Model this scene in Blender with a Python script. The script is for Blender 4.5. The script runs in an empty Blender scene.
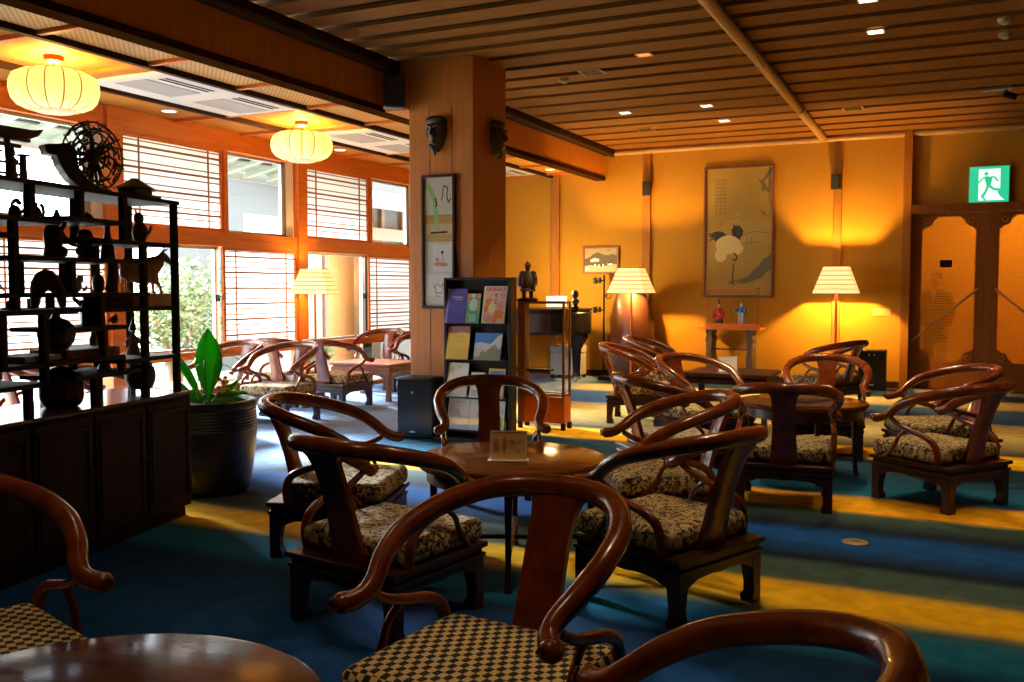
import bpy, bmesh, math, random
from mathutils import Vector, Matrix
R = math.radians
PI = math.pi
rnd = random.Random(7)
SC = bpy.context.scene
COL = SC.collection

# ------------------------------------------------------------------ camera, world, big lights, exposure
cam_d = bpy.data.cameras.new('camera')
cam_d.sensor_width = 36.0
cam_d.lens = 929.4 * 36.0 / 1024.0
cam_d.clip_start = 0.05
cam = bpy.data.objects.new('camera', cam_d)
COL.objects.link(cam)
cam.location = (0, 0, 1.3)
cam.rotation_euler = (R(90 - 3.29), 0, R(25.36))
SC.camera = cam

SC.view_settings.view_transform = 'Standard'
SC.view_settings.look = 'None'
SC.view_settings.gamma = 1.0
SC.view_settings.use_curve_mapping = False
SC.view_settings.exposure = 0.0
SC.cycles.max_bounces = 8
SC.cycles.diffuse_bounces = 3
SC.cycles.glossy_bounces = 3
SC.cycles.transmission_bounces = 6
SC.cycles.transparent_max_bounces = 12
SC.cycles.caustics_reflective = False
SC.cycles.caustics_refractive = False
SC.cycles.sample_clamp_indirect = 6.0
SC.cycles.use_denoising = True

SKY = 13.0
world = bpy.data.worlds.new('sky')
SC.world = world
world.use_nodes = True
wn = world.node_tree.nodes
bg = wn['Background']
bg.inputs[0].default_value = (0.78, 0.90, 1.0, 1)
bg.inputs[1].default_value = SKY

portal_d = bpy.data.lights.new('window_daylight', 'AREA')
portal_d.shape = 'RECTANGLE'
portal_d.size = 9.6
portal_d.size_y = 2.6
portal_d.cycles.is_portal = True
portal = bpy.data.objects.new('window_daylight', portal_d)
COL.objects.link(portal)
portal.location = (-7.16, 8.2, 1.45)
portal.rotation_euler = (R(90), 0, R(-90))

# hazy low daylight that comes in under the eave through the clear panes
sun_d = bpy.data.lights.new('hazy_sun', 'SUN')
sun_d.energy = 60.0; sun_d.angle = R(13); sun_d.color = (0.86, 0.94, 1.0)
sun = bpy.data.objects.new('hazy_sun', sun_d)
COL.objects.link(sun)
sun.location = (-12, 10, 6)
sun.rotation_euler = Vector((0.93, -0.36, -0.40)).to_track_quat('-Z', 'Y').to_euler()

# ------------------------------------------------------------------ materials
MATS = {}
def nodes_of(m):
    return m.node_tree.nodes, m.node_tree.links
def mat(name, col, rough=0.5, metal=0.0, coat=0.0, emit=None, es=0.0, sheen=0.0, spec=0.5):
    if name in MATS: return MATS[name]
    m = bpy.data.materials.new(name); m.use_nodes = True
    b = m.node_tree.nodes['Principled BSDF']
    b.inputs['Base Color'].default_value = (*col, 1)
    b.inputs['Roughness'].default_value = rough
    b.inputs['Metallic'].default_value = metal
    b.inputs['Coat Weight'].default_value = coat
    b.inputs['Coat Roughness'].default_value = 0.08
    b.inputs['Sheen Weight'].default_value = sheen
    b.inputs['Specular IOR Level'].default_value = spec
    if emit:
        b.inputs['Emission Color'].default_value = (*emit, 1)
        b.inputs['Emission Strength'].default_value = es
    MATS[name] = m
    return m
def ramp(m, stops, interp='LINEAR'):
    n = m.node_tree.nodes.new('ShaderNodeValToRGB')
    cr = n.color_ramp; cr.interpolation = interp
    while len(cr.elements) > 1: cr.elements.remove(cr.elements[-1])
    cr.elements[0].position = stops[0][0]; cr.elements[0].color = (*stops[0][1], 1)
    for p, c in stops[1:]:
        e = cr.elements.new(p); e.color = (*c, 1)
    return n
def grain(name, c1, c2, scale=(6, 6, 1), nscale=4.0, rough=0.4, coat=0.0, bump=0.0, spec=0.5, detail=5):
    """a two-tone wood or stone: noise stretched along one axis of the object"""
    m = mat(name, c1, rough, 0, coat, spec=spec)
    N, L = nodes_of(m); b = N['Principled BSDF']
    tc = N.new('ShaderNodeTexCoord'); mp = N.new('ShaderNodeMapping'); nz = N.new('ShaderNodeTexNoise')
    mp.inputs['Scale'].default_value = scale
    nz.inputs['Scale'].default_value = nscale; nz.inputs['Detail'].default_value = detail
    r = ramp(m, [(0.32, c1), (0.68, c2)])
    L.new(tc.outputs['Object'], mp.inputs['Vector']); L.new(mp.outputs['Vector'], nz.inputs['Vector'])
    L.new(nz.outputs['Fac'], r.inputs['Fac']); L.new(r.outputs['Color'], b.inputs['Base Color'])
    if bump:
        bp = N.new('ShaderNodeBump'); bp.inputs['Strength'].default_value = bump
        bp.inputs['Distance'].default_value = 0.01
        L.new(nz.outputs['Fac'], bp.inputs['Height']); L.new(bp.outputs['Normal'], b.inputs['Normal'])
    return m
def glass(name, tint=(1, 1, 1), refl=0.08):
    if name in MATS: return MATS[name]
    m = bpy.data.materials.new(name); m.use_nodes = True
    N, L = nodes_of(m); N.clear()
    o = N.new('ShaderNodeOutputMaterial'); mx = N.new('ShaderNodeMixShader')
    t = N.new('ShaderNodeBsdfTransparent'); g = N.new('ShaderNodeBsdfGlossy'); fr = N.new('ShaderNodeLayerWeight')
    t.inputs[0].default_value = (*tint, 1); g.inputs['Roughness'].default_value = 0.03
    fr.inputs['Blend'].default_value = 0.5
    pw = N.new('ShaderNodeMath'); pw.operation = 'POWER'; pw.inputs[1].default_value = 4.0
    sc = N.new('ShaderNodeMath'); sc.operation = 'MULTIPLY_ADD'; sc.inputs[1].default_value = 0.5; sc.inputs[2].default_value = refl
    L.new(fr.outputs['Facing'], pw.inputs[0]); L.new(pw.outputs[0], sc.inputs[0]); L.new(sc.outputs[0], mx.inputs[0]); L.new(t.outputs[0], mx.inputs[1]); L.new(g.outputs[0], mx.inputs[2])
    L.new(mx.outputs[0], o.inputs[0]); MATS[name] = m
    return m
def paper(name, col, trans=0.6):
    if name in MATS: return MATS[name]
    m = bpy.data.materials.new(name); m.use_nodes = True
    N, L = nodes_of(m); N.clear()
    o = N.new('ShaderNodeOutputMaterial'); mx = N.new('ShaderNodeMixShader')
    d = N.new('ShaderNodeBsdfDiffuse'); t = N.new('ShaderNodeBsdfTranslucent')
    d.inputs[0].default_value = (*col, 1); t.inputs[0].default_value = (*col, 1); mx.inputs[0].default_value = trans
    L.new(d.outputs[0], mx.inputs[1]); L.new(t.outputs[0], mx.inputs[2]); L.new(mx.outputs[0], o.inputs[0])
    MATS[name] = m
    return m

M_LACQ = grain('mahogany_lacquer', (0.13, 0.020, 0.0025), (0.23, 0.042, 0.005), (3, 3, 3), 5.0, 0.24, 0.15)
M_DARKW = grain('dark_rosewood', (0.010, 0.005, 0.004), (0.020, 0.009, 0.006), (4, 4, 1), 6.0, 0.6, 0.0, spec=0.15)
M_TABLE = grain('table_lacquer', (0.075, 0.022, 0.005), (0.13, 0.040, 0.009), (2, 9, 2), 3.0, 0.13, 0.0, spec=0.05)
M_REDW = grain('red_wood', (0.22, 0.05, 0.018), (0.32, 0.085, 0.03), (2, 8, 2), 4.0, 0.3, 0.3)
M_CEDAR = grain('cedar', (0.56, 0.13, 0.005), (0.68, 0.17, 0.008), (8, 8, 0.6), 4.0, 0.5)
M_CEDARH = grain('cedar_lengthwise', (0.54, 0.12, 0.005), (0.68, 0.17, 0.008), (8, 0.5, 8), 4.0, 0.5)
M_PANEL = grain('beam_panel', (0.55, 0.18, 0.014), (0.68, 0.23, 0.020), (6, 6, 0.5), 5.0, 0.55)
M_PILLAR = grain('pillar_wood', (0.44, 0.13, 0.008), (0.54, 0.17, 0.012), (9, 9, 0.4), 5.0, 0.5)
M_DARKBEAM = grain('smoked_wood', (0.030, 0.012, 0.004), (0.05, 0.020, 0.007), (6, 1, 6), 5.0, 0.75, spec=0.1)
M_BOARD = grain('ceiling_board', (0.21, 0.085, 0.014), (0.29, 0.115, 0.018), (0.6, 9, 9), 5.0, 0.7, spec=0.12)
M_GAP = mat('ceiling_gap', (0.012, 0.008, 0.006), 0.8)
M_BAMBOO = grain('bamboo', (0.40, 0.22, 0.08), (0.50, 0.30, 0.12), (9, 0.6, 9), 4.0, 0.35)
M_DOORW = grain('door_wood', (0.24, 0.070, 0.008), (0.32, 0.10, 0.012), (8, 8, 0.6), 5.0, 0.45)
M_BLACK = mat('black_plastic', (0.006, 0.007, 0.009), 0.35)
M_BLACKG = mat('black_gloss', (0.004, 0.004, 0.005), 0.25, coat=0.0, spec=.35)
M_BLACKM = mat('black_metal', (0.02, 0.019, 0.018), 0.4, 0.6)
M_BRASS = mat('brass', (0.75, 0.50, 0.18), 0.3, 1.0)
M_CHROME = mat('grey_metal', (0.45, 0.48, 0.50), 0.35, 0.9)
M_WHITE = mat('white_plastic', (0.80, 0.78, 0.74), 0.5)
M_WHITEP = mat('white_paper', (0.85, 0.84, 0.80), 0.7)
M_GREYG = mat('grey_grille', (0.42, 0.41, 0.40), 0.6)
M_INK = mat('black_ink', (0.02, 0.02, 0.02), 0.8)
M_GLASS = glass('clear_glass', (1, 1, 1), 0.04)
M_SHOJI = paper('shoji_paper', (0.90, 0.87, 0.83), 0.60)

def wall_mat():
    m = mat('ochre_plaster', (0.60, 0.37, 0.09), 0.85, spec=0.2)
    N, L = nodes_of(m); b = N['Principled BSDF']
    tc = N.new('ShaderNodeTexCoord'); nz = N.new('ShaderNodeTexNoise'); nz.inputs['Scale'].default_value = 60
    mp = N.new('ShaderNodeMapping'); mp.inputs['Scale'].default_value = (0.3, 0.3, 3)
    r = ramp(m, [(0.3, (0.46, 0.215, 0.016)), (0.7, (0.53, 0.25, 0.020))])
    L.new(tc.outputs['Object'], mp.inputs[0]); L.new(mp.outputs[0], nz.inputs['Vector'])
    L.new(nz.outputs['Fac'], r.inputs[0]); L.new(r.outputs[0], b.inputs['Base Color'])
    bp = N.new('ShaderNodeBump'); bp.inputs['Strength'].default_value = 0.25; bp.inputs['Distance'].default_value = 0.004
    L.new(nz.outputs['Fac'], bp.inputs['Height']); L.new(bp.outputs[0], b.inputs['Normal'])
    return m
M_WALL = wall_mat()

def carpet_mat():
    m = mat('striped_carpet', (0.03, 0.08, 0.2), 0.95, sheen=0.0, spec=0.08)
    N, L = nodes_of(m); b = N['Principled BSDF']
    b.inputs['Sheen Roughness'].default_value = 0.5
    D = (0.014, 0.019, 0.028); NV = (0.008, 0.032, 0.085); B = (0.010, 0.072, 0.235); BL = (0.04, 0.15, 0.46)
    G = (0.065, 0.115, 0.095); Y = (0.95, 0.50, 0.012); O = (0.95, 0.43, 0.010); C = (0.60, 0.54, 0.30); CY = (0.74, 0.52, 0.14); T = (0.016, 0.050, 0.085); TB = (0.012, 0.14, 0.25)
    st = [(0, D), (2.0, NV), (2.7, B), (3.05, B), (3.35, NV), (3.5, TB), (3.68, TB), (3.78, G), (3.88, Y), (4.14, Y), (4.22, G), (4.46, G), (4.56, D),
          (4.74, NV), (4.9, B), (5.1, B), (5.25, D), (5.45, G), (5.62, G), (5.68, O), (6.02, O), (6.12, TB), (6.4, B), (6.9, T), (7.42, T), (7.5, Y), (7.95, Y),
          (8.1, D), (8.9, T), (9.08, CY), (9.75, CY), (9.95, BL), (10.95, BL), (11.2, C), (11.7, C), (11.95, NV), (13.0, NV)]
    st = [s for i, s in enumerate(st) if i not in (3, 13, 17, 22, 28)]
    tc = N.new('ShaderNodeTexCoord'); sp = N.new('ShaderNodeSeparateXYZ')
    mp = N.new('ShaderNodeMapping'); mp.inputs['Scale'].default_value = (0.35, 1.2, 1)
    nz = N.new('ShaderNodeTexNoise'); nz.inputs['Scale'].default_value = 1.6; nz.inputs['Detail'].default_value = 3
    ma = N.new('ShaderNodeMath'); ma.operation = 'MULTIPLY_ADD'; ma.inputs[1].default_value = 0.16
    mb = N.new('ShaderNodeMath'); mb.operation = 'SUBTRACT'; mb.inputs[1].default_value = 0.08
    mr = N.new('ShaderNodeMapRange'); mr.inputs['From Max'].default_value = 13.0
    r = ramp(m, [(p / 13.0, c) for p, c in st])
    L.new(tc.outputs['Object'], sp.inputs[0]); L.new(tc.outputs['Object'], mp.inputs[0]); L.new(mp.outputs[0], nz.inputs['Vector'])
    L.new(nz.outputs['Fac'], ma.inputs[0]); L.new(sp.outputs['Y'], ma.inputs[2])
    L.new(ma.outputs[0], mb.inputs[0]); L.new(mb.outputs[0], mr.inputs['Value']); L.new(mr.outputs[0], r.inputs[0])
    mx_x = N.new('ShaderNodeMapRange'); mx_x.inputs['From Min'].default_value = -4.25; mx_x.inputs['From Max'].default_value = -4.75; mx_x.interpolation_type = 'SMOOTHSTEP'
    side = N.new('ShaderNodeMix'); side.data_type = 'RGBA'; side.inputs[7].default_value = (0.20, 0.32, 0.52, 1)  # stripes give way to blue near the windows, paled to imitate daylight there
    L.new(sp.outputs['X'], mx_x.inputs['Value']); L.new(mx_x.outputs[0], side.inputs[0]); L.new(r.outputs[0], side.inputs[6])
    n2 = N.new('ShaderNodeTexNoise'); n2.inputs['Scale'].default_value = 9; n2.inputs['Detail'].default_value = 6
    r2 = ramp(m, [(0.25, (0.72, 0.72, 0.72)), (0.75, (1.15, 1.15, 1.15))])
    mx = N.new('ShaderNodeMix'); mx.data_type = 'RGBA'; mx.blend_type = 'MULTIPLY'; mx.inputs[0].default_value = 1
    L.new(tc.outputs['Object'], n2.inputs['Vector']); L.new(n2.outputs['Fac'], r2.inputs[0])
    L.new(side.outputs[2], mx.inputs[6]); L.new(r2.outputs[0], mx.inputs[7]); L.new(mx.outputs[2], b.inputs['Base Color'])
    n3 = N.new('ShaderNodeTexNoise'); n3.inputs['Scale'].default_value = 180
    bp = N.new('ShaderNodeBump'); bp.inputs['Strength'].default_value = 0.4; bp.inputs['Distance'].default_value = 0.004
    L.new(tc.outputs['Object'], n3.inputs['Vector']); L.new(n3.outputs['Fac'], bp.inputs['Height']); L.new(bp.outputs[0], b.inputs['Normal'])
    return m

def cushion_spot():
    m = mat('mottled_cushion', (0.3, 0.2, 0.1), 0.85)
    N, L = nodes_of(m); b = N['Principled BSDF']
    tc = N.new('ShaderNodeTexCoord'); nz = N.new('ShaderNodeTexNoise')
    nz.inputs['Scale'].default_value = 46; nz.inputs['Detail'].default_value = 1.5; nz.inputs['Distortion'].default_value = 1.2
    r = ramp(m, [(0.0, (0.028, 0.016, 0.010)), (0.47, (0.028, 0.016, 0.010)), (0.50, (0.46, 0.31, 0.12)), (1.0, (0.62, 0.45, 0.20))])
    L.new(tc.outputs['Object'], nz.inputs['Vector']); L.new(nz.outputs['Fac'], r.inputs[0]); L.new(r.outputs[0], b.inputs['Base Color'])
    return m
def cushion_check():
    m = mat('checked_cushion', (0.3, 0.2, 0.1), 0.8)
    N, L = nodes_of(m); b = N['Principled BSDF']
    tc = N.new('ShaderNodeTexCoord'); mp = N.new('ShaderNodeMapping'); ck = N.new('ShaderNodeTexChecker')
    mp.inputs['Scale'].default_value = (1, 0.8, 1); mp.inputs['Rotation'].default_value = (0, 0, R(12)); mp.inputs['Location'].default_value = (0.003, 0.004, 0.0071)
    ck.inputs['Scale'].default_value = 1 / 0.0205
    ck.inputs['Color1'].default_value = (0.016, 0.011, 0.009, 1); ck.inputs['Color2'].default_value = (0.78, 0.56, 0.24, 1)
    L.new(tc.outputs['Object'], mp.inputs[0]); L.new(mp.outputs[0], ck.inputs['Vector']); L.new(ck.outputs[0], b.inputs['Base Color'])
    return m
M_SPOT = cushion_spot()
M_CHECK = cushion_check()

def woven_mat():
    m = mat('woven_bamboo', (0.5, 0.3, 0.1), 0.55)
    N, L = nodes_of(m); b = N['Principled BSDF']
    tc = N.new('ShaderNodeTexCoord'); ck = N.new('ShaderNodeTexChecker'); ck.inputs['Scale'].default_value = 45
    ck.inputs['Color1'].default_value = (0.40, 0.17, 0.014, 1); ck.inputs['Color2'].default_value = (0.74, 0.36, 0.035, 1)
    bp = N.new('ShaderNodeBump'); bp.inputs['Strength'].default_value = 0.6; bp.inputs['Distance'].default_value = 0.006
    L.new(tc.outputs['Object'], ck.inputs['Vector']); L.new(ck.outputs[0], b.inputs['Base Color'])
    L.new(ck.outputs['Fac'], bp.inputs['Height']); L.new(bp.outputs[0], b.inputs['Normal'])
    return m
M_WOVEN = woven_mat()

# ------------------------------------------------------------------ mesh helpers
def spline(pts, n=6):
    """Catmull-Rom through pts (tuples of any length)"""
    out = []
    P = [pts[0]] + list(pts) + [pts[-1]]
    for i in range(1, len(P) - 2):
        a, b, c, d = P[i - 1], P[i], P[i + 1], P[i + 2]
        for k in range(n):
            t = k / n
            out.append(tuple(0.5 * (2 * b[j] + (c[j] - a[j]) * t + (2 * a[j] - 5 * b[j] + 4 * c[j] - d[j]) * t * t
                                    + (3 * b[j] - a[j] - 3 * c[j] + d[j]) * t ** 3) for j in range(len(b))))
    out.append(tuple(P[-2]))
    return out

class MB:
    def __init__(s):
        s.bm = bmesh.new(); s.mi = 0
    def _f(s, vs):
        try:
            f = s.bm.faces.new(vs); f.material_index = s.mi; return f
        except ValueError:
            return None
    def hexa(s, p):
        v = [s.bm.verts.new(q) for q in p]
        for q in ((0, 3, 2, 1), (4, 5, 6, 7), (0, 1, 5, 4), (1, 2, 6, 5), (2, 3, 7, 6), (3, 0, 4, 7)):
            s._f([v[i] for i in q])
        return s
    def box(s, x0, x1, y0, y1, z0, z1):
        return s.hexa([(x0, y0, z0), (x1, y0, z0), (x1, y1, z0), (x0, y1, z0), (x0, y0, z1), (x1, y0, z1), (x1, y1, z1), (x0, y1, z1)])
    def cbox(s, c, d, rz=0.0, rx=0.0, ry=0.0):
        M = Matrix.Translation(c) @ Matrix.Rotation(rz, 4, 'Z') @ Matrix.Rotation(ry, 4, 'Y') @ Matrix.Rotation(rx, 4, 'X')
        x, y, z = d[0] / 2, d[1] / 2, d[2] / 2
        return s.hexa([M @ Vector(q) for q in ((-x, -y, -z), (x, -y, -z), (x, y, -z), (-x, y, -z), (-x, -y, z), (x, -y, z), (x, y, z), (-x, y, z))])
    def rings(s, rings, cap=True, closed=True):
        V = [[s.bm.verts.new(q) for q in r] for r in rings]
        n = len(V[0])
        for a, b in zip(V[:-1], V[1:]):
            for i in range(n if closed else n - 1):
                j = (i + 1) % n
                s._f([a[i], a[j], b[j], b[i]])
        if cap and closed:
            s._f(V[0][::-1]); s._f(V[-1])
        return s
    def tube(s, pts, r, seg=10, flat=1.0, cap=True):
        """pts: centres; r: radius or list; flat squeezes across the second axis"""
        P = [Vector(p) for p in pts]
        if not isinstance(r, (list, tuple)): r = [r] * len(P)
        T = []
        for i in range(len(P)):
            t = P[min(i + 1, len(P) - 1)] - P[max(i - 1, 0)]
            T.append(t.normalized() if t.length > 1e-9 else Vector((0, 0, 1)))
        n = Vector((0, 0, 1)) if abs(T[0].z) < 0.9 else Vector((1, 0, 0))
        rs = []
        for i in range(len(P)):
            n = (n - T[i] * n.dot(T[i]))
            n = n.normalized() if n.length > 1e-6 else T[i].orthogonal().normalized()
            b = T[i].cross(n)
            rs.append([P[i] + (b * math.cos(2 * PI * k / seg) + n * math.sin(2 * PI * k / seg) * flat) * r[i] for k in range(seg)])
        return s.rings(rs, cap)
    def lathe(s, prof, c=(0, 0, 0), seg=24, cap=True, sx=1.0, sy=1.0):
        return s.rings([[(c[0] + sx * q[0] * math.cos(2 * PI * k / seg), c[1] + sy * q[0] * math.sin(2 * PI * k / seg), c[2] + q[1]) for k in range(seg)] for q in prof], cap)
    def ball(s, c, r, seg=14, rg=9, rz=0.0, rx=0.0, ry=0.0):
        if not isinstance(r, (list, tuple)): r = (r, r, r)
        M = Matrix.Translation(c) @ Matrix.Rotation(rz, 4, 'Z') @ Matrix.Rotation(ry, 4, 'Y') @ Matrix.Rotation(rx, 4, 'X')
        rs = []
        for i in range(rg + 1):
            a = -PI / 2 + PI * (i + 0.0) / rg
            cr = max(math.cos(a), 0.02)
            rs.append([M @ Vector((r[0] * cr * math.cos(2 * PI * k / seg), r[1] * cr * math.sin(2 * PI * k / seg), r[2] * math.sin(a))) for k in range(seg)])
        return s.rings(rs)
    def prism(s, pts, axis, a, b):
        """polygon given in the two other axes (in order), pushed along axis from a to b"""
        def P(p, h):
            return {'x': (h, p[0], p[1]), 'y': (p[0], h, p[1]), 'z': (p[0], p[1], h)}[axis]
        return s.rings([[P(p, a) for p in pts], [P(p, b) for p in pts]])
    def quad(s, a, b, c, d):
        s._f([s.bm.verts.new(q) for q in (a, b, c, d)]); return s
    def build(s, name, mats, parent=None, loc=None, rotz=None, smooth=True, bevel=0.0, seg=2, ang=38):
        bmesh.ops.recalc_face_normals(s.bm, faces=s.bm.faces)
        if smooth:
            lim = R(ang)
            for f in s.bm.faces: f.smooth = True
            for e in s.bm.edges:
                if len(e.link_faces) == 2 and e.calc_face_angle(0) > lim: e.smooth = False
        me = bpy.data.meshes.new(name); s.bm.to_mesh(me); s.bm.free()
        if not isinstance(mats, (list, tuple)): mats = [mats]
        for m in mats: me.materials.append(m)
        o = bpy.data.objects.new(name, me); COL.objects.link(o)
        if parent: o.parent = parent
        if loc: o.location = loc
        if rotz is not None: o.rotation_euler = (0, 0, rotz)
        if bevel:
            md = o.modifiers.new('bevel', 'BEVEL'); md.width = bevel; md.segments = seg; md.limit_method = 'ANGLE'; md.angle_limit = R(40)
        return o

def tag(o, label, cat, group=None, kind=None):
    o['label'] = label; o['category'] = cat
    if group: o['group'] = group
    if kind: o['kind'] = kind
    return o
def thing(name, label, cat, loc=(0, 0, 0), rotz=0.0, group=None):
    o = bpy.data.objects.new(name, None); COL.objects.link(o)
    o.empty_display_size = 0.1
    o.location = loc; o.rotation_euler = (0, 0, rotz)
    return tag(o, label, cat, group)
def struct(o, label=None, cat=None):
    o['kind'] = 'structure'
    if label: o['label'] = label
    if cat: o['category'] = cat
    return o
def dup(root, loc, rotz, label, group=None):
    r = root.copy(); COL.objects.link(r); r.location = loc; r.rotation_euler = (0, 0, rotz); r['label'] = label
    if group: r['group'] = group
    for ch in list(root.children):
        c = ch.copy(); COL.objects.link(c); c.parent = r
        for g in list(ch.children):
            d = g.copy(); COL.objects.link(d); d.parent = c
    return r
def point_light(name, parent, loc, power, col, radius=0.05):
    d = bpy.data.lights.new(name, 'POINT'); d.energy = power; d.color = col; d.shadow_soft_size = radius
    o = bpy.data.objects.new(name, d); COL.objects.link(o); o.parent = parent; o.location = loc
    return o
WARM = (1.0, 0.54, 0.13)

# ------------------------------------------------------------------ the room
XW = -7.05            # window wall
XF = -4.62            # face of the boxed beam
YB = 12.9             # back wall
ZC = 3.28             # main ceiling
ZL = 2.97             # lowered ceiling by the windows
XR, YN = 6.0, -4.0

m = MB(); m.box(XW - 0.1, XR, YN, YB + 0.1, -0.1, 0)
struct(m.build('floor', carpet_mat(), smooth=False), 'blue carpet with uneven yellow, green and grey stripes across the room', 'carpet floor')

m = MB(); m.mi = 1; m.box(XF, XR, YN, YB, ZC + 0.075, ZC + 0.12)
m.mi = 0
ys = [6.31, 6.62, 6.95, 7.33, 7.73, 8.13, 8.52, 8.97, 9.45, 9.94, 10.47, 10.98, 11.46, 11.96, 12.4]
y = 6.31
while y > YN: y -= 0.36; ys.insert(0, y)
ys.append(YB)
for a, b in zip(ys[:-1], ys[1:]):
    m.box(XF, XR, a + 0.06, b - 0.06, ZC, ZC + 0.03)
struct(m.build('ceiling', [M_BOARD, M_GAP], smooth=False), 'brown board ceiling with dark gaps between the boards', 'ceiling')

m = MB(); m.tube([(-1.55, YN, ZC - 0.04), (-1.56, 2.5, ZC - 0.04), (-1.55, 7.9, ZC - 0.04), (-1.55, 8.6, ZC - 0.04), (-1.58, YB - 0.06, ZC - 0.04)], [0.05, 0.048, 0.046, 0.05, 0.045], 12)
for yy in (3.1, 5.2, 8.3, 10.6): m.tube([(-1.555, yy - 0.012, ZC - 0.04), (-1.555, yy + 0.012, ZC - 0.04)], 0.054, 12)
tag(m.build('bamboo_pole', M_BAMBOO), 'long bamboo pole fixed lengthwise under the board ceiling', 'bamboo pole', kind='structure')

M_POST = grain('post_wood', (0.34, 0.125, 0.014), (0.42, 0.16, 0.02), (8, 8, 0.6), 4.0, 0.6, spec=0.2)
# back wall with the doorway
DX0, DX1, DZ = -0.50, 1.24, 2.25
m = MB()
m.box(XW - 0.1, DX0, YB, YB + 0.12, 0, ZC + 0.1); m.box(DX1, XR, YB, YB + 0.12, 0, ZC + 0.1); m.box(DX0, DX1, YB, YB + 0.12, DZ, ZC + 0.1)
struct(m.build('wall_back', M_WALL, smooth=False), 'ochre plaster back wall', 'wall')
m = MB(); m.box(XR, XR + 0.1, YN, YB, 0, ZC + 0.1)
struct(m.build('wall_right', M_PANEL, smooth=False), 'wood panelled side wall', 'wall')
m = MB(); m.box(XW - 0.1, XR, YN - 0.1, YN, 0, ZC + 0.1)
struct(m.build('wall_rear', M_DARKBEAM, smooth=False), 'dark wooden rear wall', 'wall')
n = 0
for a, b, dp in ((-5.45, -5.32, .05), (-4.04, -3.92, .04), (-1.44, -1.34, .04), (-0.60, -0.50, .09), (1.24, 1.36, .09), (2.9, 3.0, .04), (4.4, 4.5, .04)):
    n += 1
    m = MB(); m.box(a, b, YB - dp, YB, 0, ZC if a > -4.6 else ZL)
    struct(m.build('trim_%d' % n, M_POST, bevel=0.004), 'upright cedar post set in the ochre wall', 'post')
m = MB(); m.box(-0.5, XR, YB - 0.085, YB, DZ - 0.02, DZ + 0.09)
struct(m.build('trim_8', M_DOORW, bevel=0.004), 'dark wooden lintel over the doors', 'lintel')
m = MB(); m.tube([(-4.5, YB - 0.04, ZC - 0.045), (0, YB - 0.04, ZC - 0.04), (XR, YB - 0.04, ZC - 0.045)], 0.04, 10)
struct(m.build('trim_9', M_BAMBOO), 'bamboo cornice along the top of the back wall', 'cornice')
m = MB(); m.box(XW, DX0 - 0.1, YB - 0.03, YB, 0, 0.09); m.box(DX1 + 0.12, XR, YB - 0.03, YB, 0, 0.09)
struct(m.build('baseboard_back', M_DARKBEAM, bevel=0.004), 'dark baseboard of the back wall', 'baseboard')

# boxed beam between the two ceilings, its cornice, the pillar
m = MB(); m.box(XF - 0.13, XF, YN, YB, 2.9, ZC + 0.05)
for k in range(24): pass
m.mi = 1; m.box(XF - 0.14, XF + 0.012, YN, YB, 2.855, 2.905)
struct(m.build('beam', [M_PANEL, mat('beam_edge', (.05, .018, .004), .9, spec=0.0)], smooth=False), 'wood panelled boxed beam between the two ceilings', 'beam')
m = MB(); m.box(XF, XF + 0.17, YN, YB, ZC - 0.07, ZC)
m.tube([(XF + 0.13, YN, ZC - 0.06), (XF + 0.13, YB, ZC - 0.06)], 0.035, 10)
struct(m.build('trim_10', M_DARKBEAM), 'dark cornice where the board ceiling meets the beam', 'cornice')
PX0, PX1, PY0, PY1 = -4.37, -3.73, 7.1, 7.74
m = MB(); m.box(PX0, PX1, PY0, PY1, 0, ZC + 0.03)
m.mi = 1
m.box(XF - 0.02, PX0, PY0 - 0.012, PY1 + 0.012, 2.86, ZC)
struct(m.build('pillar', [M_PILLAR, M_PANEL], smooth=False, bevel=0.006), 'square wood clad pillar under the beam', 'pillar')
m = MB()
for x0 in (PX0 + 0.21, PX0 + 0.43): m.box(x0 - 0.002, x0 + 0.002, PY0 - 0.002, PY0 + 0.001, 0, 2.86)
struct(m.build('trim_11', M_DARKBEAM, smooth=False), 'board joints of the pillar', 'joint')

M_LOWC = grain('low_ceiling_wood', (0.52, 0.20, 0.03), (0.62, 0.27, 0.05), (8, 0.5, 8), 4.0, 0.7, spec=0.12)
# lowered ceiling with woven panels and ribs
m = MB(); m.mi = 0; m.box(XW - 0.1, XF - 0.1, YN, YB, ZL, ZL + 0.06)
cy = [-3.2 + 0.93 * k for k in range(18)]
m.mi = 1
for k, (a, b) in enumerate(zip(cy[:-1], cy[1:])):
    m.box(-5.40, XF - 0.15, a + 0.03, b - 0.03, ZL - 0.006, ZL + 0.01)
m.mi = 2
for x in (-5.44, -6.40): m.box(x - 0.025, x + 0.025, YN, YB, ZL - 0.045, ZL)
m.mi = 3
for k, yy in enumerate(cy):
    m.box(-5.42, XF - 0.15, yy - 0.02, yy + 0.02, ZL - 0.032, ZL)
    if k % 3 != 1: m.box(XW, -5.42, yy - 0.02, yy + 0.02, ZL - 0.032, ZL)
struct(m.build('lowered_ceiling', [M_LOWC, M_WOVEN, M_DARKBEAM, M_CEDAR], smooth=False), 'low ceiling of wooden ribs and woven bamboo panels by the windows', 'ceiling')

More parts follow.
